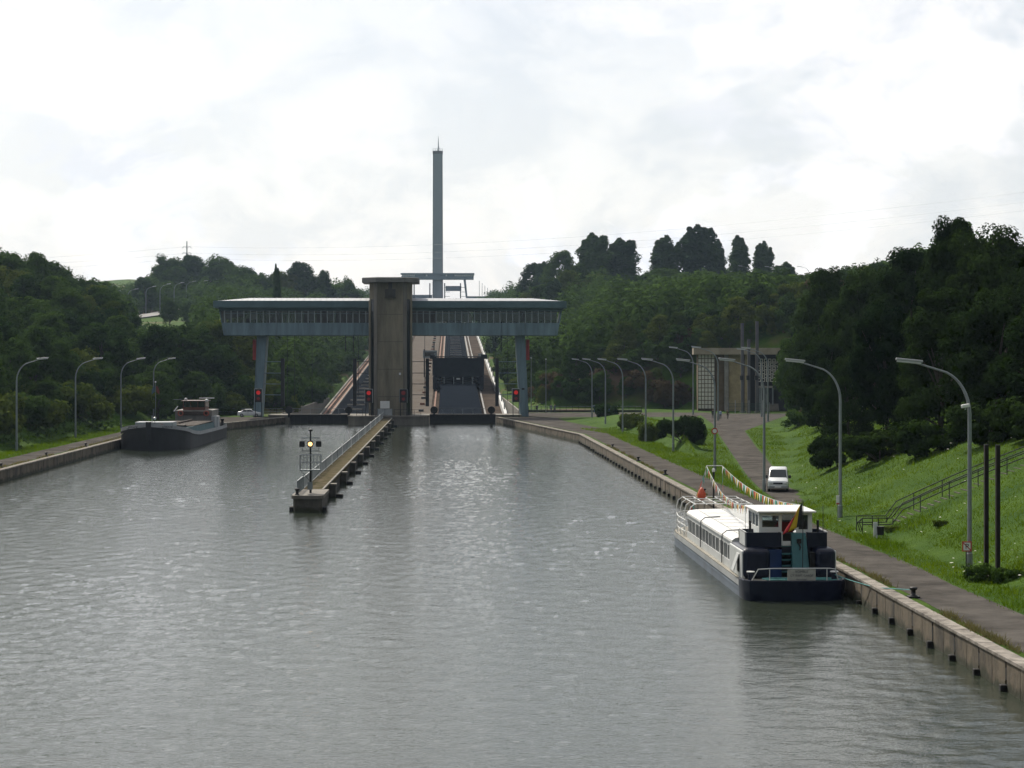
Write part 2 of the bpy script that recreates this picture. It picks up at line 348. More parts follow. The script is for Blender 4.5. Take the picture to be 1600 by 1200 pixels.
def smooth(t): t = max(0, min(1, t)); return t * t * (3 - 2 * t)
def base_z(Y): return QZ if Y <= 545 else min(60.0, max(QZ, INC(Y)))
def height(X, Y):
    """ground height outside the canal"""
    if X > 0.5 * (xl(Y) + xr(Y)):
        d = X - xr(Y); b, s, h = lerp_table(BR, Y), lerp_table(SR, Y), lerp_table(HR, Y)
    else:
        d = xl(Y) - X; b, s, h = lerp_table(BL, Y), lerp_table(SL, Y), lerp_table(HL, Y)
    z0 = base_z(Y); h = max(h, z0 + 1)
    rise = max(0, d - b)
    run = (h - z0) / s
    z = z0 + (h - z0) * (1 - math.exp(-1.35 * rise / run) ) / (1 - math.exp(-1.35 * 1.6)) if rise < run * 1.6 else h
    z = min(z, h)
    if rise > 4:
        k = min(1, (rise - 4) / 25); z += k * (2.2 * mnoise.noise((X * 0.018, Y * 0.018, 1.3)) + 0.5 * mnoise.noise((X * 0.09, Y * 0.09, 4.1)))
    if Y > 1100 and X < -150: z += 17 * math.exp(-((X + 290) / 90) ** 2 - ((Y - 1500) / 180) ** 2)      # meadow hill on the left skyline
    if X > 0 and 200 < Y < 380:                # low mound between towpath and access road
        u = X - (xr(Y) + 6.5); w = lerp_table([(200, 22.5), (289, 29.3), (395, 36.5)], Y) - (xr(Y) + 6.5)
        u -= 1.5; w -= 5.5
        if 0 < u < w: z += 1.6 * math.sin(math.pi * u / w) ** 2 * smooth((Y - 205) / 40) * smooth((372 - Y) / 40)
    return z

OFF = [0.45, 0.60, 2.2, 4.2, 6.0, 7.5, 9, 11, 13, 15.5, 18, 21, 24, 27, 30, 34, 38, 43, 49, 56, 64, 74, 86, 100, 118, 140, 170, 210, 270, 360, 500, 750, 1200, 2000]
ys = list(np.arange(-100, 60, 20.0)) + list(np.arange(60, 376, 4.0)) + [376.0, 376.6] + list(np.arange(380, 460, 4.0)) + list(np.arange(460, 900, 10.0)) + list(np.arange(900, 1810, 25.0)) + [1850, 1900, 2000, 2150, 2350, 2600, 3000, 3500]
rows = []
for Y in ys:
    l, r = xl(Y), xr(Y); bed = -4.0 if Y <= 376 else min(INC(Y) - 1.0, 68.0)
    if Y > 1815: bed = height(l - 1, Y)
    row = [(l - o, Y, height(l - o, Y) if o > 0.5 else base_z(Y)) for o in OFF[::-1]]
    if Y <= 376 or Y < 560: row += [(l - 0.43, Y, bed), (r + 0.43, Y, bed)]
    else: row += [(l + 0.02, Y, bed if Y < 1815 else height(l, Y)), (r - 0.02, Y, bed if Y < 1815 else height(r, Y))]
    row += [(r + o, Y, height(r + o, Y) if o > 0.5 else base_z(Y)) for o in OFF]
    rows.append(row)
nc = len(rows[0]); v = np.array([p for r_ in rows for p in r_]); q = []
for i in range(len(rows) - 1):
    for k in range(nc - 1): q.append((i*nc+k, i*nc+k+1, (i+1)*nc+k+1, (i+1)*nc+k))
ground = np_mesh('ground', v, np.array(q), M_ground); struct(ground)
for p in ground.data.polygons: p.use_smooth = True

# water of the canal: ripples driven by the wind, dark and murky below
def water_mat():
    m = bpy.data.materials.new('canal_water'); m.use_nodes = True; t = m.node_tree; b = t.nodes['Principled BSDF']
    b.inputs['Base Color'].default_value = (0.032, 0.040, 0.028, 1); b.inputs['Roughness'].default_value = 0.03; b.inputs['IOR'].default_value = 1.333
    co = t.nodes.new('ShaderNodeTexCoord')
    def wave(scale, sx, sy, rot, det, dist, prev=None, rough=0.6):
        mp = t.nodes.new('ShaderNodeMapping'); mp.inputs['Scale'].default_value = (sx, sy, 1); mp.inputs['Rotation'].default_value = (0, 0, rot)
        t.links.new(co.outputs['Object'], mp.inputs[0])
        n = t.nodes.new('ShaderNodeTexNoise'); n.inputs['Scale'].default_value = scale; n.inputs['Detail'].default_value = det; n.inputs['Roughness'].default_value = rough
        t.links.new(mp.outputs[0], n.inputs['Vector'])
        bp = t.nodes.new('ShaderNodeBump'); bp.inputs['Strength'].default_value = 1.0; bp.inputs['Distance'].default_value = dist
        t.links.new(n.outputs[0], bp.inputs['Height'])
        if prev: t.links.new(prev.outputs[0], bp.inputs['Normal'])
        return bp
    w2 = wave(2.6, 0.8, 1.3, -0.2, 3, 0.023)
    w3 = wave(10.0, 0.8, 1.2, 0.15, 2, 0.009, w2)
    t.links.new(w3.outputs[0], b.inputs['Normal'])
    return m
wrng = np.random.default_rng(3)
wy = [-100.0, -40.0, 0.0, 30.0]; yv = 50.0
while yv < 376: wy.append(yv); yv += max(0.16, yv * 0.0036)
wy.append(376.0); NX = 420
U = np.linspace(0, 1, NX) + wrng.normal(size=NX) * 0.0004; U[0], U[-1] = 0, 1
WX = np.array([[xl(Y) - .05 + (xr(Y) - xl(Y) + .1) * u for u in U] for Y in wy]); WY = np.repeat(np.array(wy)[:, None], NX, 1)
WZ = np.zeros_like(WX)
gust = 0.85 + 0.28 * np.sin(WX * .11 + 1.3 * np.sin(WY * .021)) * np.sin(WY * .047 + 1.1 * np.sin(WX * .06 + 2.0))
for k in range(80):                            # short wind waves running mostly across the canal axis
    lam = 0.42 * (3.0 / 0.42) ** (wrng.random() ** 1.8); a = math.pi / 2 + wrng.normal() * 0.95; kx, ky = 2 * math.pi / lam * math.cos(a), 2 * math.pi / lam * math.sin(a)
    WZ += 0.0019 * lam ** 0.65 * np.sin(kx * WX + ky * WY + wrng.random() * 6.28 + 0.8 * np.sin(.21 * WX + .13 * WY + k))
WZ *= gust; WZ[WY < 45] = 0
qi = np.arange(len(wy) * NX).reshape(len(wy), NX); wq = np.stack([qi[:-1, :-1], qi[:-1, 1:], qi[1:, 1:], qi[1:, :-1]], -1).reshape(-1, 4)
water = struct(np_mesh('canal_water', np.stack([WX, WY, WZ], -1).reshape(-1, 3), wq, water_mat()))
water.data.polygons.foreach_set('use_smooth', np.ones(len(wq), bool))

# towpaths and the access road (asphalt sheets over the ground)
def strip(name, left, right, z, m):
    b = MB(); b.loft([[(*a, z), (*c, z)] for a, c in zip(left, right)], cap=False, closed=False)
    o = b.build(name, m)
    for p in o.data.polygons:
        if p.normal.z < 0: p.flip()
    return struct(o)
yr = list(np.arange(-90, 289, 6.0)) + [288, 300, 320, 345, 365, 371]
def jit(Y, k): return 0.22 * mnoise.noise((Y * 0.16, k, 0.0)) + 0.1 * mnoise.noise((Y * 0.7, k, 3.0))
strip('towpath_right', [(xr(Y) + 0.95 + 0.5 * jit(Y, 1), Y) for Y in yr], [(xr(Y) + lerp_table([(0, 3.95), (280, 4.1), (288, 4.3), (320, 9), (371, 17)], Y) + jit(Y, 7), Y) for Y in yr], QZ + 0.014, M_asph)
yl_ = list(np.arange(-90, 318, 8.0)) + [318, 330, 340, 355, 371]
strip('towpath_left', [(xl(Y) - 4.2 + jit(Y, 9) - lerp_table([(0, 0), (318, 0), (345, 8), (374, 13)], Y), Y) for Y in yl_], [(xl(Y) - 0.95, Y) for Y in yl_], QZ + 0.014, M_asph)
acc = MB()
La = [(20.0, 150), (20.6, 168), (21.6, 185), (25.5, 236), (29.6, 289), (33.2, 335), (36.5, 395)]
Ra = [(21.8, 150), (23.6, 168), (25.2, 191), (29.7, 245), (34.6, 300), (42, 335), (55, 395)]
strip('access_road', La, Ra, QZ + 0.019, M_asph)
strip('apron_road', [(-2, 372), (-0.5, 392), (0.5, 402)], [(34, 372), (37, 392), (40, 402)], QZ + 0.016, M_asph)
# the lit road that climbs the left hillside
Lr = [(-166, 740), (-149, 790), (-143.5, 820), (-138, 850), (-132, 900), (-129, 950), (-131, 1000)]
rb = MB(); ring = []
for i, (x, y) in enumerate(Lr):
    z = max(height(x - 4, y), height(x + 4, y)) + 0.5
    ring.append([(x - 4.2, y, z), (x + 3.8, y - 2, z - 0.3)])
rb.loft(ring, cap=False, closed=False); ro = rb.build('hillside_road', mat('pale_asphalt', (0.27, 0.26, 0.25), 0.9, var=0.2, scale=0.2)); struct(ro)

# ------------------------------------------------------------------ quay walls
def quay_wall(name, label, path, side, y0, y1, step, fenders):
    """path: x of the water face at Y; side +1 = land lies to larger x"""
    root = thing(name, label, 'quay wall', (path(y0), y0, 0)); ox, oy = path(y0), y0
    n = int((y1 - y0) / step)
    core = MB()
    for i in range(n):
        a, b = y0 + i * step, y0 + (i + 1) * step
        xa, xb = path(a) - ox, path(b) - ox; s = side
        ya, yb = a - oy, b - oy
        # backing core set 6 cm behind the panels: shows as the dark joint
        core.hexa([(xa+.10*s,ya,-2.2),(xa+.5*s,ya,-2.2),(xb+.5*s,yb,-2.2),(xb+.10*s,yb,-2.2),(xa+.10*s,ya,1.08),(xa+.5*s,ya,1.08),(xb+.5*s,yb,1.08),(xb+.10*s,yb,1.08)])
        g = 0.03 if i % 2 else 0.09            # every second joint is a wide slot
        h = 0.03 if (i + 1) % 2 else 0.09
        dx = (xb - xa) / step; j = random.uniform(-.012, .012)
        p = MB(); A, B = ya + g, yb - h; XA, XB = xa + dx * g + j, xa + dx * (step - h) + j
        p.hexa([(XA,A,-2.0),(XA+.12*s,A,-2.0),(XB+.12*s,B,-2.0),(XB,B,-2.0),(XA,A,1.075),(XA+.12*s,A,1.075),(XB+.12*s,B,1.075),(XB,B,1.075)])
        p.build('panel', M_conc_q, root)
        c = MB(); e = .012; c0, c1 = -.06 * s, .58 * s; jz = random.uniform(-.008, .008)
        c.hexa([(xa+c0,ya+e,1.085),(xa+c1,ya+e,1.085),(xb+c1,yb-e,1.085),(xb+c0,yb-e,1.085),(xa+c0,ya+e,QZ+.03+jz),(xa+c1,ya+e,QZ+.03+jz),(xb+c1,yb-e,QZ+.03+jz),(xb+c0,yb-e,QZ+.03+jz)])
        c.build('coping_stone', M_cope, root, bevel=0.02, seg=1)
        if fenders and i % 2 == 0 and b < 150: MB().box(xa - .006 if s > 0 else xa - .05, xa + .05 if s > 0 else xa + .006, ya - .09, ya + .09, .38 + random.uniform(-.08, .08), .86 + random.uniform(-.1, .1)).build('drain_slot', M_dark, root)
        if fenders and i % 2 == 0 and b < fenders:
            f = MB(); f.box(xa-.24*s if s>0 else xa, xa+.02 if s>0 else xa+.24, ya-.17, ya+.17, -.5, .22 + random.uniform(-.05,.08)); f.build('fender_block', M_rub, root, bevel=.05)
    core.build('wall_core', mat('wall_core_dark', (0.05, 0.045, 0.038), 0.95, var=.4), root)
    return root
quay_wall('quay_wall', 'brown concrete quay wall with pale coping along the canal on the passenger boat side', lambda Y: lerp_table(XR, Y), 1, 58, 288, 1.84, 290)
quay_wall('quay_wall', 'concrete quay wall angling in from the towpath bend to the blue gantry on the grassy side', lambda Y: lerp_table(XR, Y), 1, 288, 372, 6.0, 0)
quay_wall('quay_wall', 'dark concrete quay wall with pale coping that the cargo barge is moored against', lambda Y: lerp_table(XL, Y), -1, 180, 318, 3.0, 0)
quay_wall('quay_wall', 'short concrete quay wall between the barge stern and the gantry beside the parked car', lambda Y: lerp_table(XL, Y), -1, 318, 374, 4.0, 0)

def bollard(p, label):
    t = thing('mooring_bollard', label, 'bollard', p, 0, 'mooring bollards on the quays')
    MB().lathe([(.2, 0), (.2, .06), (.11, .1), (.1, .3), (.17, .34), (.19, .42), (.1, .46)], 12).build('post', M_black, t, smooth=True)
    MB().box(-.26, .26, -.26, .26, -.02, .05).build('base_plate', M_black, t)
for Y, lb in ((91, 'black mooring bollard on the coping just astern of the passenger boat'), (140, 'mooring bollard on the coping off the passenger boat bow'), (160, 'mooring bollard on the coping beyond the boat bow, next to the van'),
              (187, 'mooring bollard on the right coping between the boat and the round bush'), (212, 'mooring bollard on the right coping level with the round bush'), (243, 'mooring bollard on the right coping farthest along, before the bend')):
    bollard((lerp_table(XR, Y) + .85, Y, QZ + .03), lb)
for Y, lb in ((199, 'leftmost mooring bollard on the left coping at the frame edge'), (222, 'second mooring bollard along the left coping'), (247, 'mooring bollard on the left coping nearest the barge bow')):
    bollard((lerp_table(XL, Y) - .85, Y, QZ + .03), lb)

# ------------------------------------------------------------------ the lower gate gantry (local frame: x along it, y away from the camera)
GR = thing('gate_gantry', 'long blue-grey gantry bridge with window band and pale metal roof over the canal head', 'gantry', (GX, GY, 0), AX)
def part(mb, name, m, parent=None, **k): return mb.build(name, m, parent or GR, **k)
# roof: hipped, standing seams
roof = MB(); e = [(-32.4, -4.6), (32.2, -4.6), (32.2, 4.6), (-32.4, 4.6)]
roof.add([(*p, 22.5) for p in e] + [(-26.3, 0, 23.2), (26.1, 0, 23.2)], [(0, 1, 5, 4), (1, 2, 5), (2, 3, 4, 5), (3, 0, 4)])
RF = part(roof, 'roof', M_zinc)
for k in range(62):
    x = -31.6 + k * 1.035; t0 = 1.0
    if abs(x) > 26.2: t0 = max(0.05, (32.3 - abs(x)) / 6.1)
    MB().bar((x, -4.6, 22.52), (x, -4.6 + 4.6 * t0, 22.52 + .70 * t0), .06, .10).build('seam', M_zinc, RF)
fa = MB()
for x0, x1, y0, y1 in ((-32.5, 32.3, -4.72, -4.6), (-32.5, 32.3, 4.6, 4.72), (-32.52, -32.4, -4.6, 4.6), (32.2, 32.32, -4.6, 4.6)): fa.box(x0, x1, y0, y1, 21.35, 22.58)
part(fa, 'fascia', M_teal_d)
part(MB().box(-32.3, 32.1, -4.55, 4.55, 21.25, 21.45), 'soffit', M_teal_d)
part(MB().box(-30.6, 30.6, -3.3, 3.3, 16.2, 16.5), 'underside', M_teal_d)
# body bands between which the windows sit; the ends slope inward below
for s, nm in ((-1, 'front'), (1, 'back')):
    lo = MB(); y0, y1 = (-3.75, -3.6) if s < 0 else (3.6, 3.75)
    seg = np.linspace(-30.5, 30.5, 19)
    for a, b in zip(seg, seg[1:]):
        if s < 0 and abs(.5 * (a + b)) < 3: continue
        xa = a - (0.65 if a < -30 else 0); xb = b + (0.65 if b > 30 else 0)
        m_ = MB(); g = .025
        m_.hexa([(a+g,y0,16.25),(b-g,y0,16.25),(b-g,y1,16.25),(a+g,y1,16.25),(xa+g,y0,18.55),(xb-g,y0,18.55),(xb-g,y1,18.55),(xa+g,y1,18.55)])
        part(m_, 'cladding_panel', M_teal)
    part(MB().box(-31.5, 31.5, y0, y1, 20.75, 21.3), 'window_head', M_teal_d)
for s in (-1, 1):
    m_ = MB(); m_.hexa([(s*30.5,-3.6,16.25),(s*30.7,-3.6,16.25),(s*30.7,3.6,16.25),(s*30.5,3.6,16.25),(s*31.45,-3.6,21.3),(s*31.65,-3.6,21.3),(s*31.65,3.6,21.3),(s*31.45,3.6,21.3)])
    part(m_, 'end_wall', M_teal)
part(MB().box(-30.4, 30.4, -3.5, 3.5, 18.3, 18.45), 'gallery_floor', mat('lino', (.22, .2, .17), .7))
win = np.linspace(-30.6, 30.6, 53)
mull = MB()
for a, b in zip(win, win[1:]):
    xm = .5 * (a + b)
    if abs(xm) < 3.9: continue
    for y0 in (-3.72, 3.60):
        w = MB(); w.box(a, a + .15, y0, y0 + .12, 18.5, 20.8)
        W_ = part(w, 'window', mat('mullion_pale', (.34, .39, .41), .5, var=.15))
        MB().box(a + .15, b, y0 + .04, y0 + .06, 18.52, 20.78).build('pane', M_glass, W_)
        MB().box(a + .15, b, y0 + .01, y0 + .10, 20.22, 20.30).build('transom', M_teal, W_)
    r_ = random.random()
    if xm > 8.5 and r_ < .92: zb_ = 18.75 + random.uniform(-.1, .35)
    elif xm < -22 and r_ < .65: zb_ = 19.2 + random.uniform(-.4, .4)
    elif -18 < xm < -5 and r_ < .22: zb_ = 18.9
    else: zb_ = None
    if zb_: part(MB().box(a + .17, b - .02, -3.50, -3.48, zb_, 20.6), 'blind', M_blind if xm > 8 or r_ < .1 else mat('grey_blind', (.45, .45, .42), .9, var=.3))
    if -17 < xm < 8 and zb_ is None: part(MB().box(a + .02, b, 3.40, 3.42, 18.5, 20.78), 'closed_screen', M_dark)
for k, x in enumerate((-26.5, -22.5, 10.5, 20.4, 26.8)): part(MB().box(x - .35, x + .35, -1.2, .2, 18.45, 19.35 + .1 * (k % 3)), 'console_desk', M_dark)
# legs lean outward towards the ground
for s in (-1, 1):
    lg = MB(); t0, t1, b0, b1 = 22.95 * s, 24.75 * s, 23.9 * s, 25.45 * s
    lg.hexa([(b0,-2,QZ),(b1,-2,QZ),(b1,2,QZ),(b0,2,QZ),(t0,-2.2,16.3),(t1,-2.2,16.3),(t1,2.2,16.3),(t0,2.2,16.3)])
    L_ = part(lg, 'leg', M_teal)
    MB().box(min(25.0*s, 25.6*s), max(25.0*s, 25.6*s), -1.4, 1.2, 11.7, 15.5).build('red_signal_board', M_red, L_)
    MB().tube([(22.95 * s, -2.15, 16.2), (23.6 * s, -2.15, 6)], .06, 6).build('drain_pipe', M_galv, L_)
    MB().box(24.4*s-.25, 24.4*s+.25, -2.25, -2.1, 6.2, 6.5).build('junction_box', M_black, L_)
# guide columns with rungs back to leg or tower
for x, tx in ((-19.8, -23.4), (-6.6, -3.9), (6.7, 3.9), (19.5, 23.4)):
    cmb_ = MB(); cmb_.box(x - .32, x + .32, -5.2, -4.4, 3.2, 12.0)
    C_ = part(cmb_, 'guide_column', M_black)
    for z in (11.4, 9.3, 7.3, 5.3):
        MB().tube([(x, -4.6, z), (tx, -2.2 if abs(tx) > 10 else -4, z)], .07, 6).build('rung', M_teal if abs(tx) > 10 else M_black, C_)
    fx = x + (1.25 if x in (-19.8, 6.7) else -1.05)
    MB().tube([(fx, -6.3, 2.55), (fx, -5.6, 2.55)], [.68, .68], 18).build('fender_wheel', M_rub, C_)
    MB().box(fx - .2, fx + .2, -6.1, -5.5, 1.2, 2.4).build('fender_bracket', M_black, C_)
for px in (451, 462, 489, 541, 553, 561, 774, 783, 793, 664):
    x = (px - 612) / 8.4; zb = random.choice((4, 5, 6, 13.2))
    part(MB().tube([(x, -1.5, 16.3), (x, -1.5, zb)], .045 if zb < 10 else .09, 5), 'cable', M_black)
# hall tower of concrete in front of the gantry, octagonal, with overhanging slab roof
TW = thing('gate_tower', 'brown concrete octagonal control tower with overhanging slab roof between the two bays', 'tower', (GX, GY, 0), AX)
def octa(w, c, y0, y1): return [(-w, y0 + c), (-w + c, y0), (w - c, y0), (w, y0 + c), (w, y1 - c), (w - c, y1), (-w + c, y1), (-w, y1 - c)]
sh = MB(); sh.prism(octa(3.85, 1.55, -8.2, 3.5), 1.2, 25.85); sh.build('shaft', M_conc_d, TW)
cp = MB(); pl = octa(5.2, 2.6, -9.6, 4.9); pl2 = octa(5.05, 2.5, -9.45, 4.75); pl3 = octa(1.2, .5, -4, -1)
cp.loft([[(x, y, 25.85) for x, y in pl2], [(x, y, 25.87) for x, y in pl], [(x, y, 26.65) for x, y in pl], [(x, y, 26.75) for x, y in pl2], [(x, y, 26.95) for x, y in pl3]])
cp.build('roof_slab', mat('slab_concrete', (0.19, 0.185, 0.175), .85, var=.3, scale=.5), TW)
for s in (-1, 1):                              # glazed slots down both chamfers, framed by proud strips
    a = Vector((s * 3.85, -6.65)); b = Vector((s * 2.3, -8.2)); d = (b - a); n_ = Vector((s, -1)).normalized()
    def slab(t0, t1, z0, z1, off, th, m, nm):
        p, q = a + d * t0 + n_ * off, a + d * t1 + n_ * off; mm = MB(); mm.hexa([(p.x,p.y,z0),(q.x,q.y,z0),(q.x+n_.x*th,q.y+n_.y*th,z0),(p.x+n_.x*th,p.y+n_.y*th,z0),(p.x,p.y,z1),(q.x,q.y,z1),(q.x+n_.x*th,q.y+n_.y*th,z1),(p.x+n_.x*th,p.y+n_.y*th,z1)])
        return mm.build(nm, m, TW)
    slab(.22, .58, 1.3, 22.8, -.02, .05, M_glass_d, 'slot_window'); slab(.0, .2, 1.3, 22.6, .0, .18, M_conc_d, 'fin'); slab(.6, .98, 1.3, 25.75, .0, .14, M_conc, 'fin')
em = MB(); em.box(-.95, .95, -8.55, -8.19, 23.2, 24.6); em.box(-.35, .35, -8.5, -8.18, 24.62, 25.75); em.box(-.5, .5, -8.72, -8.55, 23.5, 24.3)
em.prism([(-1.05, -8.7), (1.05, -8.7), (.8, -8.2), (-.8, -8.2)], 22.95, 23.18)
em.build('crest_relief', mat('dark_stone', (.07, .065, .055), .9, var=.3), TW, bevel=.06)
for k in range(4): MB().box(-2.25, 2.25, -8.23, -8.19, 5 + 5.0 * k, 5.06 + 5.0 * k).build('casting_joint', mat('dark_stone', (.07, .065, .055)), TW)
MB().box(1.6, 1.95, -8.5, -8.21, 9.0, 9.4).build('wall_lamp', M_lens, TW)
# piers and the closed gates across the bays
pr_ = thing('centre_pier', 'low concrete pier head under the control tower where the jetty ends', 'pier', (GX, GY, 0), AX)
pp = MB(); pp.prism([(-7.6, 4), (-7.6, -8.5), (-6.3, -11.5), (6.0, -11.5), (7.0, -8.5), (7.0, 4)], -3, 1.35); pp.build('pier_body', M_conc, pr_)
pc = MB(); pc.prism([(-7.75, 4), (-7.75, -8.6), (-6.4, -11.65), (6.1, -11.65), (7.15, -8.6), (7.15, 4)], 1.36, 1.6); pc.build('pier_coping', M_conc, pr_)
for x0, x1, lb in ((-22.5, -18.7, 'low concrete side pier at the barge side of the left gate bay'), (19.4, 24.0, 'low concrete side pier at the grassy side of the right gate bay')):
    s_ = thing('side_pier', lb, 'pier', (GX, GY, 0), AX); MB().box(x0, x1, -3.5, 4, -3, 1.36).build('pier_body', M_conc, s_); MB().box(x0 - .1, x1 + .1, -3.6, 4.05, 1.37, 1.6).build('pier_coping', M_conc, s_)
for x0, x1, lb in ((-18.6, -7.7, 'black steel gate closing the left bay beside the barge'), (7.1, 19.3, 'black steel gate closing the right bay below the caisson')):
    g_ = thing('lock_gate', lb, 'gate', (GX, GY, 0), AX, 'lock gates'); MB().box(x0, x1, -2.4, -1.6, -3, 1.45).build('gate_leaf', M_black, g_)
    MB().box(x0, x1, -2.7, -1.4, 1.46, 1.7).build('gate_beam', M_black, g_)
    for k in range(9):
        x = x0 + (k + .5) * (x1 - x0) / 9; MB().box(x - .12, x + .12, -2.6, -2.41, -.5, 1.4).build('gate_rib', M_black, g_)
    MB().tube([(x0, -2.0, 2.75), (x1, -2.0, 2.75)], .035, 5).build('hand_rail', M_galv, g_)
    for k in range(7): x = x0 + .3 + k * (x1 - x0 - .6) / 6; MB().tube([(x, -2.0, 1.7), (x, -2.0, 2.75)], .03, 5).build('rail_post', M_galv, g_)
# red signal boards
for px, yl, lb in ((406, -6, 'red canal signal light in front of the gantry leg by the parked white car'), (579, -10.2, 'red canal signal light on the barge side of the control tower'),
                   (633, -10.2, 'unlit canal signal box on the caisson side of the control tower'), (808, -6, 'red canal signal light in front of the gantry leg on the grassy bank')):
    x = (px - 612) / 8.4 * (1 + yl / 375); lit = px != 633
    t = thing('signal_light', lb, 'signal light', Matrix.Rotation(AX, 3, 'Z') @ Vector((x, yl, 0)) + Vector((GX, GY, 0)), AX, 'canal signal lights')
    MB().box(-.66, .66, -.12, .2, 4.0, 6.4).build('board', M_black, t)
    fr_ = MB(); fr_.box(-.74, -.66, -.16, .2, 3.95, 6.46); fr_.box(.66, .74, -.16, .2, 3.95, 6.46); fr_.box(-.66, .66, -.16, .2, 6.4, 6.48); fr_.build('frame', M_galv_l if lit else M_galv, t)
    for z, m_ in ((5.75, M_rlight if lit else M_rlight2), (4.65, M_rlight2)):
        MB().tube([(0, -.13, z), (0, -.2, z)], .38 if z > 5 else .28, 14).build('lamp', m_, t)
    for sx in (-.55, .55): MB().box(sx - .06, sx + .06, -.06, .06, 1.2 if abs(x) > 8 else 1.6, 4.0).build('post', M_black, t)
# notice boards and railing on the pier
t = thing('notice_board', 'white notice board with a panel fence below it at the foot of the control tower', 'sign', Matrix.Rotation(AX, 3, 'Z') @ Vector((-.9, -10.6, 1.6)) + Vector((GX, GY, 0)), AX)
MB().box(-.85, .85, -.05, .05, 1.35, 2.7).build('panel', M_white, t); MB().box(-1.3, 1.3, .1, .14, .1, 1.3).build('lower_panel', M_galv_l, t)
for x in (-1.3, 1.3): MB().box(x - .05, x + .05, -.02, .1, 0, 1.4).build('post', M_galv, t)
MB().box(-.05, .05, -.0, .06, 0, 1.35).build('post', M_galv, t)
t = thing('pier_railing', 'dark railing along the pier head at the foot of the control tower', 'railing', Matrix.Rotation(AX, 3, 'Z') @ Vector((0, -10.9, 1.6)) + Vector((GX, GY, 0)), AX)
for z in (.55, 1.15): MB().tube([(-6, 0, z), (-2.6, 0, z)], .03, 5).build('rail', M_black, t); MB().tube([(.8, 0, z), (5.6, 0, z)], .03, 5).build('rail', M_black, t)
for x in (-6, -4.9, -3.7, -2.6, .8, 2, 3.2, 4.4, 5.6): MB().tube([(x, 0, 0), (x, 0, 1.17)], .035, 5).build('post', M_black, t)

# ------------------------------------------------------------------ the inclined plane behind the gates
IP = thing('inclined_plane', 'long pale concrete boat incline with rails climbing away behind the gantry', 'incline', (GX, GY, -7), AX)
LEN = 1424.0
def sl_(x0, x1, h0, h1, y0=2.0, y1=LEN):       # slab following the slope
    m_ = MB(); n = 12
    for k in range(n):
        a, b = y0 + (y1 - y0) * k / n, y0 + (y1 - y0) * (k + 1) / n; za, zb = .05 * (a - 3), .05 * (b - 3)
        m_.hexa([(x0,a,za+h0),(x1,a,za+h0),(x1,b,zb+h0),(x0,b,zb+h0),(x0,a,za+h1),(x1,a,za+h1),(x1,b,zb+h1),(x0,b,zb+h1)])
    return m_
M_slab = mat('incline_slab', (0.095, 0.074, 0.060), 0.95, spec=0.05, col2=(0.045, 0.038, 0.032), scale=0.2, streak=1)
sl_(-19.9, 24.6, -.8, 0).build('slab', M_slab, IP)
sl_(-5.6, 6.2, .004, .25).build('median', mat('median_concrete', (0.150, 0.130, 0.112), .95, spec=.1, var=.25, scale=.25), IP)
for c in (-13.2, 13.2):
    sl_(c - 4.4, c + 4.4, .004, .05).build('counterweight_trough', mat('trough_dark', (0.014, 0.016, 0.02), .95, var=.3, scale=.3, spec=0.0), IP)
    for o in (-6.2, -4.9, 4.9, 6.2): sl_(c + o - .2, c + o + .2, .004, .3).build('rail', M_rust if o < 0 else mat('rail_grey', (.2, .19, .18), .6), IP)
    for o in (-4.55, 4.55): sl_(c + o - .12, c + o + .12, .004, .35).build('guide_rail', M_conc_l, IP)
    for k in range(42):
        y = (14 if c < 0 else 300) + k * 16; MB().box(c - 2.2, c + 2.2, y, y + (1.0 if k % 3 else 2.2), .05 * (y - 3) + .04, .05 * (y - 3) + .3).build('cross_beam', M_conc_l, IP)
for k in range(26):
    y = 30 + k * 22; MB().box(3.2, 4.4, y, y + 1.5, .05 * (y - 3) + .2, .05 * (y - 3) + .8).build('cable_roller', M_rust if k % 2 else M_black, IP)
for k in range(30):
    y = 6 + k * 26; z = .05 * (y - 3); m_ = MB(); h = .05 * 25.6
    m_.hexa([(23.6,y,z),(24.3,y,z),(24.3,y+25.6,z+h),(23.6,y+25.6,z+h),(23.6,y,z+1.5),(24.3,y,z+1.5),(24.3,y+25.6,z+h+1.5),(23.6,y+25.6,z+h+1.5)])
    m_.build('parapet_panel', mat('parapet_white', (.66, .66, .64), .7, var=.2, scale=.3), IP)
    MB().box(23.8, 24.1, y, y + .3, z + 1.4, z + 3.2).build('parapet_post', M_galv_l, IP)
for k in range(30):
    y = 6 + k * 26; z = .05 * (y - 3); m_ = MB(); h = .05 * 25.6
    m_.hexa([(-20.3,y,z),(-19.9,y,z),(-19.9,y+25.6,z+h),(-20.3,y+25.6,z+h),(-20.3,y,z+.5),(-19.9,y,z+.5),(-19.9,y+25.6,z+h+.5),(-20.3,y+25.6,z+h+.5)])
    m_.build('kerb_panel', M_conc_l, IP)
# retaining walls of the sunken lower dock
for x in (-21.9, 25.2): MB().hexa([(x-.2,2,-1),(x+.2,2,-1),(x+.2,172,7.2),(x-.2,172,7.2),(x-.2,2,8.25),(x+.2,2,8.25),(x+.2,172,8.4),(x-.2,172,8.4)]).build('retaining_wall', M_conc, IP)

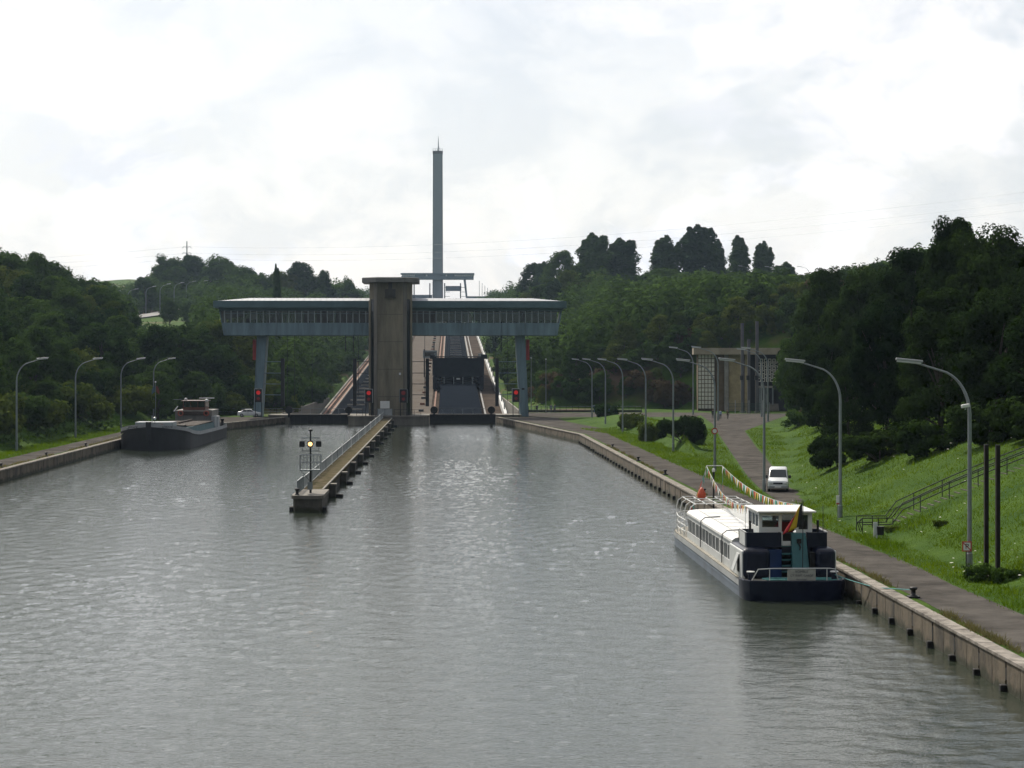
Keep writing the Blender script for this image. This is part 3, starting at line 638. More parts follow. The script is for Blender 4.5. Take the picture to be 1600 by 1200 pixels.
# caisson part way up the right track
CA = thing('boat_caisson', 'dark steel boat caisson standing on the right track of the incline', 'caisson', Matrix.Rotation(AX, 3, 'Z') @ Vector((13.2, 194, 0)) + Vector((GX, GY, 2.55)), AX)
M_cais = mat('caisson_steel', (0.014, 0.018, 0.025), 0.95, var=.4, scale=.5, spec=0.03)
MB().box(-7.3, -6.5, 0, 88, 4.6, 9.75).build('side_wall', M_cais, CA); MB().box(6.5, 7.3, 0, 88, 4.6, 9.75).build('side_wall', M_cais, CA)
MB().box(-6.5, 6.5, .4, 88, 4.2, 5.0).build('floor', M_cais, CA); MB().box(-6.5, 6.5, .9, 1.5, 5.0, 9.6).build('end_gate', M_cais, CA)
for k in range(8): x = -5.7 + k * 1.63; MB().box(x - .12, x + .12, .55, .9, 4.9, 9.5).build('gate_rib', M_cais, CA)
for z in (5.9, 7.4, 8.8): MB().box(-6.4, 6.4, .62, .88, z, z + .22).build('gate_beam', M_cais, CA)
MB().box(-7.6, 7.6, -.1, .5, 9.76, 10.05).build('top_beam', M_black, CA)
MB().box(6.4, 8.2, -.2, .6, 9.3, 10.6).build('winch_lug', M_cais, CA); MB().box(-8.0, -6.6, -.2, .6, 9.3, 10.4).build('winch_lug', M_cais, CA)
uc = MB(); uc.xprism([(0, .75), (0, 4.3), (88, 4.3), (88, 5.0)], -7.2, -6.0); uc.xprism([(0, .75), (0, 4.3), (88, 4.3), (88, 5.0)], 6.0, 7.2); uc.build('undercarriage', M_cais, CA)
for x in (-4, -1.3, 1.3, 4):
    MB().box(x - .12, x + .12, -.1, .3, .5, 4.2).build('buffer_post', M_galv, CA)
for z in (1.2, 2.4, 3.4): MB().box(-6, 6, 0, .25, z, z + .3).build('buffer_beam', M_cais, CA)
for s in (-1, 1):
    for k in range(12):
        y = .7 + k * 2.2; MB().tube([(s * 6.2, y, .70 + .05 * y), (s * 7.0, y, .70 + .05 * y)], .38, 12).build('wheel', M_black, CA)
MB().box(-.5, .5, -.2, 0, 3.5, 3.9).build('lamp_box', M_lens, CA)
MB().hexa([(-5.0,-150,-7.4),(5.0,-150,-7.4),(5.0,-.3,.35),(-5.0,-.3,.35),(-5.0,-150,-5.2),(5.0,-150,-5.2),(5.0,-.3,2.2),(-5.0,-.3,2.2)]).build('cradle_platform', M_cais, CA)
for s in (-1, 1):
    MB().tube([(s * 6.9, .2, 11), (s * 6.9, 88, 11)], .04, 5).build('hand_rail', M_galv, CA)
    for k in range(15): MB().tube([(s * 6.9, .2 + k * 6.2, 9.7), (s * 6.9, .2 + k * 6.2, 11)], .04, 5).build('rail_post', M_galv, CA)
# small operator's hut with a dark frame on the median
t = thing('signal_mast', 'dark portal mast with a cabin on the incline median beside the caisson', 'mast', Matrix.Rotation(AX, 3, 'Z') @ Vector((4.4, 260, 5.9)) + Vector((GX, GY, 0)), AX)
MB().box(-1.8, -1.5, 0, .3, 0, 9).build('post', M_black, t); MB().box(1.3, 1.6, 0, .3, 0, 11).build('post', M_black, t)
MB().box(-2, 2.4, -1, 1, 6.2, 8.6).build('cabin', M_galv, t); MB().box(-1.4, 1.9, -1.04, -1.0, 6.8, 8.1).build('window', M_glass_d, t)

# ------------------------------------------------------------------ upper station with the tall tower
UY = LEN; UZ = 64.0
UP = thing('upper_station', 'distant upper gate station, a window-banded gantry hazy blue at the top of the incline', 'station', Matrix.Rotation(AX, 3, 'Z') @ Vector((0, UY, 0)) + Vector((GX, GY, UZ)), AX)
M_upt = mat('upper_teal', (0.14, 0.19, 0.225), .7, var=.2, scale=.1)
MB().box(-32.5, 32.0, -3.6, 3.6, 18.2, 21.1).build('lower_band', M_upt, UP); MB().box(-33, 32.6, -4.2, 4.2, 22.6, 24.0).build('roof', M_upt, UP)
MB().box(-32, 32, 2.5, 3.4, 21.1, 22.6).build('back_band', M_upt, UP)
for k in range(40):
    x = -31.5 + k * 1.6; openw = (k < 7) or k in (13, 24) or k > 28
    if not openw: MB().box(x, x + 1.55, -3.5, 2.4, 21.1, 22.6).build('closed_panel', M_upt, UP)
    else: MB().box(x + .1, x + 1.5, -3.5, -3.4, 21.15, 22.55).build('pane', M_lens, UP)
for s in (-1, 1):
    m_ = MB(); m_.hexa([(s*25.3,-2,0),(s*26.8,-2,0),(s*26.8,2,0),(s*25.3,2,0),(s*23,-2,18.2),(s*25,-2,18.2),(s*25,2,18.2),(s*23,2,18.2)]); m_.build('leg', M_upt, UP)
MB().box(-40, -5, -3, 3, -4, 4.6).build('aqueduct_wall', M_upt, UP); MB().box(5, 48, -3, 3, -6, 1.2).build('aqueduct_wall', M_upt, UP)
MB().box(7, 21, -3.4, -2.6, 8, 12.5).build('raised_gate', M_upt, UP)
for x in (6.2, 20.3, -21, -7): MB().box(x - .5, x + .5, -4, -2, 1, 15).build('guide_column', M_black, UP)
for x in (6.2, 20.3):
    for z in (3, 7, 11): MB().box(x - .5, x + 4.5, -3.4, -3.1, z, z + .35).build('rung', M_upt, UP)
for k in range(6): MB().box(36 + k * 2.6, 36.4 + k * 2.6, -60 + k * 10, -59.6 + k * 10, 0, 15 - 1.7 * k).build('mast', M_galv, UP)
MB().box(26, 48, -2.9, -2.6, 1.2, 3.4).build('parapet', M_upt, UP)
TT = thing('observation_tower', 'very tall slender concrete tower with antenna on the skyline behind the gantry', 'tower', Matrix.Rotation(AX, 3, 'Z') @ Vector((0, UY + 4, 0)) + Vector((GX, GY, UZ)), AX)
tb = MB(); tb.loft([[(-4.7, -4.6, -2), (4.7, -4.6, -2), (4.7, 4.6, -2), (-4.7, 4.6, -2)], [(-4.3, -4.2, 133), (4.3, -4.2, 133), (4.3, 4.2, 133), (-4.3, 4.2, 133)]])
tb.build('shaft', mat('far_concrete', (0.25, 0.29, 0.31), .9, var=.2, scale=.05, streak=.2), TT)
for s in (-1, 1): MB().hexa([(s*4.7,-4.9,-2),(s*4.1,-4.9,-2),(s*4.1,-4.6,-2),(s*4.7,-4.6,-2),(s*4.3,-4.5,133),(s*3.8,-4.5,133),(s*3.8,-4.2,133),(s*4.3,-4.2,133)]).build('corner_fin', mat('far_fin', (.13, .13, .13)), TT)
MB().box(-4.5, 4.5, -4.6, 4.4, 130.5, 133.2).build('top_gallery', mat('far_fin', (.13, .13, .13)), TT)
for x in (-4.2, -2, 0, 2, 4.2): MB().box(x - .15, x + .15, -4.3, -4.1, 133.2, 135).build('rail_post', M_galv_l, TT)
MB().box(-4.3, 4.3, -4.3, -4.15, 134.8, 135.1).build('rail', M_galv_l, TT)
MB().tube([(.5, 0, 133), (.5, 0, 140), (.5, 0, 147)], [.7, .45, .15], 6).build('antenna', M_galv, TT)
for a in range(3): MB().tube([(.5 + 2 * math.cos(a * 2.1), 2 * math.sin(a * 2.1), 133), (.5, 0, 139)], .15, 5).build('antenna_stay', M_galv_l, TT)

# ------------------------------------------------------------------ machine building on the right
BY = 414.0
BD = thing('machine_building', 'flat-roofed concrete building with pierced block screens and beige brick behind the people', 'building', (xat(1156, BY), BY, QZ), R(-4))
def bx(px): return (px - 1156) * BY / F
H = 11.6
MB().box(bx(1084), bx(1250), -1.0, 15, H, H + 1.35).build('roof_slab', mat('roof_concrete', (.36, .31, .23), .85, var=.35, scale=.4), BD)
MB().box(bx(1118), bx(1240), 1.0, 14, 0, H - .01).build('core', M_brown, BD)
MB().box(bx(1091), bx(1118) - .02, .55, 14, 0, H - .01).build('side_core', M_brown, BD)
for c in range(5):
    for r in range(13):
        x = bx(1091.6) + c * .68; z = .5 + r * .86
        m_ = MB(); m_.box(x, x + .54, .25, .53, z, z + .72); m_.build('screen_block', mat('screen_white', (.74, .70, .62), .8, var=.2, scale=2), BD)
for c in range(6): MB().box(bx(1091.6) - .1 + c * .68 - .03, bx(1091.6) - .1 + c * .68 + .03, .2, .52, 0, H - .05).build('screen_mullion', M_brown, BD)
MB().box(bx(1132), bx(1138.5), .3, .98, 0, H - .02).build('column', M_conc_l, BD)
MB().box(bx(1139), bx(1158), .6, .97, 0, H - .02).build('brick_panel', M_brick, BD)
MB().box(bx(1118.5), bx(1131), .7, .98, 0, H - .02).build('brown_panel', M_brown, BD)
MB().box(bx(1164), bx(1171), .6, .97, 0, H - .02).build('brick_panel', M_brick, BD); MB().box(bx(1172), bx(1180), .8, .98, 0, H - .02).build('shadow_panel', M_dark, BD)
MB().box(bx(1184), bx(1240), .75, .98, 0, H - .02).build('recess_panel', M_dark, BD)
for r in range(6):
    for c in range(7):
        x = bx(1184) + c * .86 + (.43 if r % 2 else 0); z = 6.0 + r * .80
        if x + .8 > bx(1240): continue
        m_ = MB(); m_.box(x, x + .62, .45, .72, z, z + .12); m_.box(x, x + .62, .45, .72, z + .6, z + .72); m_.box(x, x + .12, .45, .72, z + .12, z + .6); m_.box(x + .5, x + .62, .45, .72, z + .12, z + .6)
        m_.build('lattice_block', mat('screen_white', (.74, .70, .62)), BD)
MB().box(bx(1183), bx(1207), -.6, .7, 4.75, 5.15).build('entrance_canopy', M_conc_l, BD)
for x in (1186, 1196, 1206): MB().box(bx(x), bx(x) + .3, .2, .5, 0, 4.7).build('door_post', M_galv, BD)
for k in range(8): MB().box(bx(1197), bx(1216), .4 - k * .3, .7 - k * .3, .1, 1.5 - k * .18).build('entrance_step', M_conc, BD)
for px, top in ((1160, 505), (1170, 530), (1183, 502)):
    Yp = 400; t = thing('portal_post', {1160: 'tall grey steel post rising past the building roof, left of three', 1170: 'shorter grey steel post in front of the building, middle of three', 1183: 'tallest grey steel post before the building, right of three'}[px], 'post', (xat(px, Yp), Yp, QZ), 0, 'steel posts before the building')
    MB().box(-.28, .28, -.25, .25, 0, zat(top, Yp) - QZ).build('shaft', mat('post_grey', (.10, .10, .11), .6, var=.2), t)
    MB().box(-.5, .1, -.4, .0, 6.5, 7.4).build('switch_box', M_black, t); MB().box(-.45, .45, -.45, .45, 0, .3).build('footing', M_conc, t)
t = thing('mesh_fence', 'dark green mesh fence with pale posts in front of the building', 'fence', (xat(1138, 395), 395, QZ), 0)
for k in range(7):
    x = k * 1.35; MB().box(x - .05, x + .05, -.05, .05, 0, 2.6 if k % 2 else 2.2).build('post', M_galv_l if k % 2 else M_galv, t)
    if k < 6:
        m_ = MB(); [m_.box(x + .07 + i * .12, x + .1 + i * .12, -.01, .01, .1, 2.0) for i in range(10)]; [m_.box(x + .05, x + 1.3, -.012, .012, z, z + .04) for z in (.1, .7, 1.3, 1.95)]; m_.build('mesh_panel', M_fenceg, t)
# low railing at the foot of the hill
t = thing('safety_railing', 'dark metal railing along the apron road at the foot of the wooded hill', 'railing', (xat(826, 402), 402, QZ), 0)
for k in range(19): MB().box(k * 1.25 - .04, k * 1.25 + .04, -.04, .04, 0, 1.25).build('post', M_black, t)
for z in (.62, 1.2): MB().box(0, 22.6, -.03, .03, z, z + .07).build('rail', M_galv, t)
MB().box(0, 22.6, -.02, .02, .08, .5).build('kick_board', M_black, t)
t = thing('safety_railing', 'dark railing on the barge side of the gantry behind the parked white car', 'railing', (xat(340, 384), 384, QZ), 0)
for k in range(11): MB().box(k * 1.25 - .04, k * 1.25 + .04, -.04, .04, 0, 1.25).build('post', M_black, t)
for z in (.62, 1.2): MB().box(0, 12.5, -.03, .03, z, z + .07).build('rail', M_galv, t)
t = thing('waste_container', 'small blue waste container by the railing behind the lamp posts', 'container', (xat(940, 396), 396, QZ))
MB().hexa([(-1.4,-.5,.25),(1.4,-.5,.25),(1.4,.5,.25),(-1.4,.5,.25),(-1.7,-.7,1.4),(1.7,-.7,1.4),(1.7,.7,1.4),(-1.7,.7,1.4)]).build('tub', mat('blue_bin', (.03, .08, .22), .5), t)
for s in (-1, 1): MB().box(s * 1.2 - .15, s * 1.2 + .15, -.4, .4, 0, .25).build('skid', M_black, t)
MB().box(-1.75, 1.75, -.75, .75, 1.41, 1.5).build('rim', mat('blue_bin', (.03, .08, .22)), t)

# ------------------------------------------------------------------ jetty between the two bays
JX, JY = -16.0, 157.6
JT = thing('guide_jetty', 'long narrow concrete guide jetty on piles running out from the control tower', 'jetty', (JX, JY, 0), AX)
JL = 206.0; stained = mat('stained_concrete', (.105, .095, .08), .9, var=.5, scale=.9, streak=.3, bump=.03); waterline(stained)
hd = MB(); hd.prism([(-1.12, 0.25), (-.95, 0), (.95, 0), (1.12, .25), (1.12, 7.5), (-1.12, 7.5)], -2.5, 1.0); hd.build('head', mat('stained_concrete', (.105, .095, .08), .9, var=.5, scale=.9, streak=.3, bump=.03), JT)
MB().prism([(-1.25, .2), (-1.05, -.08), (1.05, -.08), (1.25, .2), (1.25, 7.6), (-1.25, 7.6)], 1.01, 1.28).build('head_slab', M_conc, JT)
k = 0; y = 7.7
while y < JL - 1:
    m_ = MB(); m_.box(-.95, .78, y + .03, y + 9.0 - .03, .88, 1.20); m_.build('deck_slab', M_moss, JT)
    MB().box(.64, .80, y + .03, y + 8.97, 1.205, 1.30).build('edge_kerb', M_conc_l, JT)
    MB().box(-.9, .7, y + .2, y + 8.8, -.1, .86).build('side_beam', mat('wall_core_dark', (.05, .045, .038)), JT)
    if k % 2 == 1:
        MB().box(.66, 1.3, y - .5, y + .5, -2.5, 1.05).build('pile', mat('stained_concrete', (.105, .095, .08)), JT)
        MB().box(.62, 1.36, y - .58, y + .58, 1.06, 1.19).build('pile_cap', M_conc, JT)
        MB().box(1.31, 1.9, y - .45, y + .45, -.6, .28).build('fender', M_rub, JT, bevel=.08)
        MB().box(-1.4, -.9, y - .4, y + .4, -2.5, .85).build('pile', M_conc, JT)
    y += 9.0; k += 1
for s in (-1, 1): MB().box(s * 1.15 - (.3 if s < 0 else 0), s * 1.15 + (.3 if s > 0 else 0), .4, 1.6, -.6, .35).build('fender', M_rub, JT, bevel=.06)
MB().lathe([(.2, 1.28), (.12, 1.4), (.12, 1.6), (.22, 1.72), (.15, 1.8)], 10, (-.85, .7, 0)).build('bollard_post', M_black, JT)
FN = thing('jetty_fence', 'pale steel bar fence with white posts along the canal-side edge of the jetty', 'fence', (JX, JY, 0), AX)
y = 8.0; k = 0
while y < JL - 6:
    w_ = 10.0
    MB().box(-.98, -.84, y - .07, y + .07, 1.2, 2.45 if k % 2 == 0 else 2.3).build('post', M_white if (k % 2 == 0 and k > 1) else M_galv, FN)
    m_ = MB(); nb = int(w_ / .28)
    for i in range(nb): m_.box(-.925, -.895, y + .2 + i * .28, y + .23 + i * .28, 1.35, 2.2)
    m_.box(-.94, -.88, y + .07, y + w_ - .07, 2.2, 2.26); m_.box(-.94, -.88, y + .07, y + w_ - .07, 1.3, 1.35)
    m_.build('bar_panel', M_galv_l, FN); y += w_; k += 1
m_ = MB(); [m_.box(-.93, -.89, 1.6 + i * .3, 1.64 + i * .3, 1.28, 2.3) for i in range(20)]; m_.box(-.95, -.87, 1.5, 7.7, 2.3, 2.35); m_.build('bar_panel', M_galv, FN)
# navigation light mast on its head
NL = thing('navigation_light', 'navigation light mast with one amber lamp lit, service cage below, on the jetty head', 'signal light', (JX - .05, JY + 3.0, 1.28), AX)
MB().tube([(0, 0, 0), (0, 0, 4.9)], [.09, .06], 8).build('mast', M_black, NL); MB().lathe([(.05, 4.9), (.16, 4.95), (.16, 5.05), (.05, 5.1)], 8).build('cap', M_black, NL)
for z in (3.35, 4.4): MB().tube([(-.72, 0, z), (.72, 0, z)], .035, 5).build('cross_bar', M_galv, NL)
for x in (-.66, 0, .66):
    if x: MB().tube([(x, 0, 3.35), (x, 0, 4.4)], .025, 5).build('hanger', M_galv, NL)
    L_ = MB().box(x - .21, x + .21, -.3, .05, 3.68, 4.14).build('lamp_box', M_black, NL)
    MB().tube([(x, -.30, 3.91), (x, -.34, 3.91)], .165, 14).build('lens', M_amber if x == 0 else mat('dark_lens', (.03, .03, .03), .3), L_)
bk = MB(); bk.box(-.82, .82, -.55, .55, 1.80, 1.88); bk.build('platform', M_galv, NL)
for sx in (-.82, .82):
    for sy in (-.55, .55): MB().tube([(sx, sy, 1.88), (sx, sy, 3.05)], .035, 5).build('cage_post', M_galv_l, NL)
    for i in range(3): MB().tube([(sx, -.3 + .3 * i, 1.88), (sx, -.3 + .3 * i, 3.05)], .022, 4).build('cage_bar', M_galv_l, NL)
    MB().tube([(sx * .95, 0, 1.8), (0, 0, .9)], .03, 5).build('brace', M_galv, NL)
for sy in (-.55, .55):
    for i in range(5): MB().tube([(-.55 + .27 * i, sy, 1.88), (-.55 + .27 * i, sy, 3.05)], .022, 4).build('cage_bar', M_galv_l, NL)
for z in (2.45, 3.05): MB().tube([(-.82, -.55, z), (.82, -.55, z), (.82, .55, z), (-.82, .55, z), (-.82, -.55, z)], .032, 5).build('cage_rail', M_galv_l, NL)
MB().box(-.2, .2, -.6, -.5, .3, .9).build('control_box', M_galv, NL)

# ------------------------------------------------------------------ street lamps with curved arms
def make_lamp(name, s):
    t = thing(name, '', 'street lamp')
    pts = [(0, 0, 0), (0, 0, 2.4), (0, 0, 8.0)]; rr = [.13, .115, .095]
    for k in range(1, 9):
        a = R(8.5 * k + 2); pts.append((s * 1.75 * (1 - math.cos(a)), 0, 8.0 + 2.25 * math.sin(a))); rr.append(.09 - .004 * k)
    pts.append((s * 2.75, 0, 10.62)); rr.append(.05)
    MB().tube(pts, rr, 10).build('pole', M_galv, t, smooth='auto')
    MB().tube([(0, 0, 0), (0, 0, 1.0), (0, 0, 1.05)], [.15, .15, .12], 10).build('base_sleeve', M_galv, t)
    h = MB(); d = Vector((s * 1, 0, .10)).normalized(); p = Vector((s * 2.35, 0, 10.60)); q = p + d * 1.35
    h.bar(p + Vector((0, 0, .07)), q + Vector((0, 0, .07)), .26, .12); h.build('lamp_head', M_galv_l, t, bevel=.03)
    MB().bar(p + d * .08 - Vector((0, 0, .035)), q - d * .06 - Vector((0, 0, .035)), .22, .09).build('lamp_lens', M_lens, t, bevel=.03)
    index_kids(t); return t
LR_ = make_lamp('street_lamp', -1); LL_ = make_lamp('street_lamp', 1)
lampsR = [(1515, 101.6, 'curved-arm lamp post nearest the camera, with a surveillance camera and mooring sign'), (1313, 135, 'curved-arm lamp post at the foot of the stairs, behind the boat wheelhouse'),
          (1194, 163.6, 'curved-arm lamp post standing beside the parked white van'), (1117, 192, 'curved-arm lamp post on the grass tip beyond the van, behind the boat bow mast'),
          (1052, 233, 'curved-arm lamp post in front of the round dark bush'), (1009, 259.7, 'curved-arm lamp post next beyond the round bush along the towpath'),
          (973, 293, 'third curved-arm lamp post from the far end of the right towpath'), (946, 321, 'second curved-arm lamp post from the far end of the right towpath'), (925, 366, 'farthest curved-arm lamp post of the right towpath, near the gantry')]
first = True; LAMPS = []
for px, Y, lb in lampsR:
    o = LR_ if first else copy_tree(LR_); first = False
    x = xat(px, Y); o.location = (x, Y, height(x, Y) - .05); o['label'] = lb; o['group'] = 'lamps along the right towpath'; LAMPS.append(o)
    o.rotation_euler.z = R(random.uniform(-3, 3)); o.scale = (1, 1, (10.85 + random.uniform(-.08, .05) - (height(x, Y) - QZ)) / 10.8)
for px, Y, lb in ((1083, 385, 'lamp post with curved arm left of the machine building'), (1122, 350, 'lamp post with curved arm before the building screen wall'), (1190, 372, 'lamp post with curved arm beside the building lattice'), (1200, 345, 'lamp post with curved arm at the road junction before the building entrance')):
    o = copy_tree(LR_); x = xat(px, Y); o.location = (x, Y, height(x, Y)); o['label'] = lb; o['group'] = 'lamps at the access road'; o.scale = (1.25, 1, 1.16 + random.uniform(0, .06)); o.rotation_euler.z = R(random.uniform(-15, 15))
first = True
for px, Y, lb in ((26, 234.6, 'leftmost curved-arm lamp post on the left towpath'), (118, 272, 'second curved-arm lamp post on the left towpath, left of the barge bow'), (189, 304, 'third curved-arm lamp post on the left bank, rising behind the barge bow'), (240, 336, 'fourth curved-arm lamp post on the left bank, rising behind the barge hold')):
    o = LL_ if first else copy_tree(LL_); first = False; x = xat(px, Y); o.location = (x, Y, height(x, Y)); o['label'] = lb; o['group'] = 'lamps along the left towpath'; o.scale.z = (10.9 - (height(x, Y) - QZ)) / 10.8
# lamps along the hillside roads, far off
hl = [(138, 790, 458), (172, 800, 454), (200, 812, 451), (228, 830, 447), (250, 800, 443), (272, 830, 441), (291, 860, 439), (310, 885, 438), (326, 905, 436), (341, 930, 434), (353, 955, 433)]
for i, (px, Y, top) in enumerate(hl):
    o = copy_tree(LL_); x = xat(px, Y); zt = zat(top, Y); zg = height(x, Y); o.location = (x, Y, zg); o.scale = (1.15, 1.6, max(.8, (zt - zg) / 10.8)); o.scale.y = 1.6
    o['label'] = 'tiny curved-arm lamp post along the road climbing the left hillside'; o['group'] = 'lamps along the hillside road'
for i, (px, Y, top, lb) in enumerate(((1172, 760, 415, 'small lamp post among the poplars on the right hilltop, left of two'), (1213, 770, 416, 'small lamp post among the poplars on the right hilltop, right of two'), (1264, 760, 416, 'small lamp post against the sky right of the poplars'))):
    o = copy_tree(LR_); x = xat(px, Y); zg = height(x, Y); o.location = (x, Y, zg); o.scale = (1.2, 1.4, max(.7, (zat(top, Y) - zg) / 10.8)); o['label'] = lb; o['group'] = 'lamps on the right hilltop'
for px, Y, top, lb in ((853, 398, 562, 'thin straight mast at the railing right of the gantry leg'), (830, 412, 560, 'thin straight mast just right of the gantry leg, against the trees'), (1348, 205, 545, 'thin pale mast under the dark trees on the right bank')):
    t = thing('light_mast', lb, 'mast', (xat(px, Y), Y, height(xat(px, Y), Y)), 0); h = zat(top, Y) - t.location.z
    MB().tube([(0, 0, 0), (0, 0, h)], [.09, .05], 7).build('pole', M_galv_l if px == 1348 else M_galv, t); MB().box(-.14, .14, -.14, .14, h, h + .22).build('lamp_head', M_lens, t)
    MB().box(-.15, .15, -.15, .15, 0, .2).build('foot', M_conc, t)
# surveillance camera and mooring sign on the nearest lamp
lp = LAMPS[0].location
t = thing('surveillance_camera', 'white surveillance camera bracketed to the nearest lamp post', 'camera', (lp.x, lp.y, lp.z + 8.5))
MB().bar((-.02, -.1, .0), (-.28, -.25, .0), .05).build('bracket', M_black, t); MB().bar((-.08, -.3, .0), (-.5, -.42, -.07), .16, .17).build('housing', M_white, t, bevel=.03)
MB().tube([(-.28, -.33, -.1), (-.28, -.33, -.24)], .04, 6).build('mount', M_galv, t)
t = thing('mooring_sign', 'square white no-mooring sign with red border and slashed black letter', 'sign', (lp.x - .25, lp.y - .5, QZ))
MB().box(-.235, .235, -.015, .015, 1.12, 1.62).build('plate', mat('red_enamel', (.5, .05, .04), .4, var=.1), t); MB().box(-.18, .18, -.02, -.0155, 1.175, 1.565).build('face', M_white, t)
MB().bar((-.19, -.0235, 1.555), (.19, -.0235, 1.185), .045, .005, up=(0, 1, 0)).build('slash', mat('red_enamel', (.5, .05, .04)), t)
text('letter', 'P', .36, M_black, t, (.0, -.024, 1.365), (R(90), 0, 0), .003)
MB().tube([(-.02, .05, 0), (-.02, .05, 1.6)], .03, 6).build('post', M_black, t)
for px, lb in ((1541, 'dark timber post beside the nearest lamp post, left of the pair'), (1559, 'dark timber post beside the nearest lamp post, right of the pair')):
    Y = 98.6 if px == 1541 else 98.2; t = thing('timber_post', lb, 'post', (xat(px, Y), Y, QZ - .1), R(6), 'pair of dark timber posts')
    MB().box(-.10, .10, -.10, .10, 0, 6.65).build('shaft', M_wood, t, bevel=.015); MB().box(-.105, .105, -.105, .105, 6.66, 6.69).build('cap', M_black, t)
# white warning plate near second lamp; signal pole on the left bank
t = thing('marker_post', 'small white and red marker plate next to the lamp post at the stairs', 'sign', (xat(1309, 134), 134, QZ)); MB().box(-.1, .1, -.02, .02, 1.1, 1.7).build('plate', M_white, t); MB().tube([(0, .03, 0), (0, .03, 1.6)], .025, 6).build('post', M_galv, t)
MB().box(-.1, .1, -.024, -.021, 1.1, 1.2).build('red_band', M_red, t)
t = thing('speed_sign', 'small round red-rimmed sign on a post in front of the lamp beyond the van', 'sign', (xat(1116.5, 186), 186, QZ)); MB().tube([(0, 0, 0), (0, 0, 4.3)], .04, 6).build('post', M_galv, t)
MB().tube([(0, -.05, 4.1), (0, -.07, 4.1)], .3, 16).build('disc', M_red, t); MB().tube([(0, -.072, 4.1), (0, -.08, 4.1)], .2, 16).build('disc_face', M_white, t)
t = thing('signal_flags', 'pole with small blue and orange flags behind the barge hold', 'flag', (xat(243, 320), 320, height(xat(243, 320), 320)))
zz = zat(598, 320) - t.location.z; MB().tube([(0, 0, 0), (0, 0, zz)], .05, 6).build('pole', M_galv, t); MB().lathe([(.05, zz), (.16, zz + .1), (.05, zz + .25)], 8).build('finial', M_white, t)
for s, m_ in ((-1, mat('flag_blue', (.07, .13, .18), .8)), (1, mat('flag_orange', (.22, .07, .04), .8))):
    f = MB(); rg = [[(s * (.1 + .10 * k), .06 * math.sin(k * 1.4), zz - .5 - .10 * k * k * .3), (s * (.1 + .10 * k), .06 * math.sin(k * 1.4 + .6) + .02, zz - 1.45 - .08 * k)] for k in range(6)]
    f.loft(rg, cap=False, closed=False); fo = f.build('flag', m_, t); md = fo.modifiers.new('thick', 'SOLIDIFY'); md.thickness = .02

# ------------------------------------------------------------------ passenger boat at the right quay
BT = thing('passenger_boat', 'white and navy passenger boat with glazed saloon moored at the right quay', 'boat', (14.05, 99.8, 0), math.atan(.036))
def outline(sc=1.0, off=0.0):
    pts = [(-1.7, -.12), (-2.25, .08), (-2.48, .5), (-2.53, 1.2)]
    L = pts + [(-2.53, y) for y in (1.8, 6, 12, 18, 24, 29)] + [(-2.40, 31), (-2.0, 32.6), (-1.3, 33.6), (-.5, 34.0)]
    P = L + [(-x, y) for x, y in L[::-1]]
    return [(x * sc + (off if x > 0 else -off), y) for x, y in P]
OL = outline(); nO = len(OL)
def hullwall(idx, z0, z1, o0=0.0, o1=0.0):
    m_ = MB(); lo, hi = [], []
    for i in idx:
        x, y = OL[i % nO]; n = Vector((x, (y - 16.5) * .12)).normalized(); s = Vector((1 if x > 0 else -1, 0))
        nn = Vector((math.copysign(1, x), -1.0 if y < .3 else (1.0 if y > 32 else 0))).normalized()
        lo.append((x + nn.x * o0, y + nn.y * o0, z0)); hi.append((x + nn.x * o1, y + nn.y * o1, z1))
    m_.loft([lo, hi], cap=False, closed=False); return m_
full = list(range(nO)) + [0]
hb = MB(); hb.loft([[(x * .92, y * .985 + .2, -.7) for x, y in OL], [(x, y, -.1) for x, y in OL], [(x, y, .52) for x, y in OL]]); hb.build('hull', M_hullg, BT, smooth='auto')
side = list(range(4, nO - 4))
hullwall(side, .56, .88, .03, .03).build('white_strake', mat('strake_grey', (.44, .45, .45), .5, var=.3, scale=.5, streak=.2), BT, smooth='auto')
hullwall(side, .44, .52, .07, .07).build('rubbing_strip', M_hullg, BT)
st_i = [nO - 5, nO - 4, nO - 3, nO - 2, nO - 1, 0, 1, 2, 3, 4]
sh_ = MB(); 
rings = []
for z, o in ((-.6, -.15), (0, .02), (.5, .05), (.95, .07)):
    r_ = []
    for i in st_i:
        x, y = OL[i]; y = min(y, 1.75); nn = Vector((math.copysign(1, x), -1.0 if y < .3 else 0)).normalized(); r_.append((x + nn.x * o, y + nn.y * o, z))
    rings.append(r_)
sh_.loft(rings, cap=False, closed=False); sh_.build('stern_hull', M_navy, BT, smooth='auto')
dk = MB(); dk.loft([[(x * .99, y, .80) for x, y in OL], [(x * .99, y, .885) for x, y in OL]]); dk.build('deck', M_deck, BT)
rim = MB(); rim.tube([(OL[i][0], min(OL[i][1], 1.75), .97) for i in st_i], .05, 6); rim.build('stern_rim', M_navy, BT)
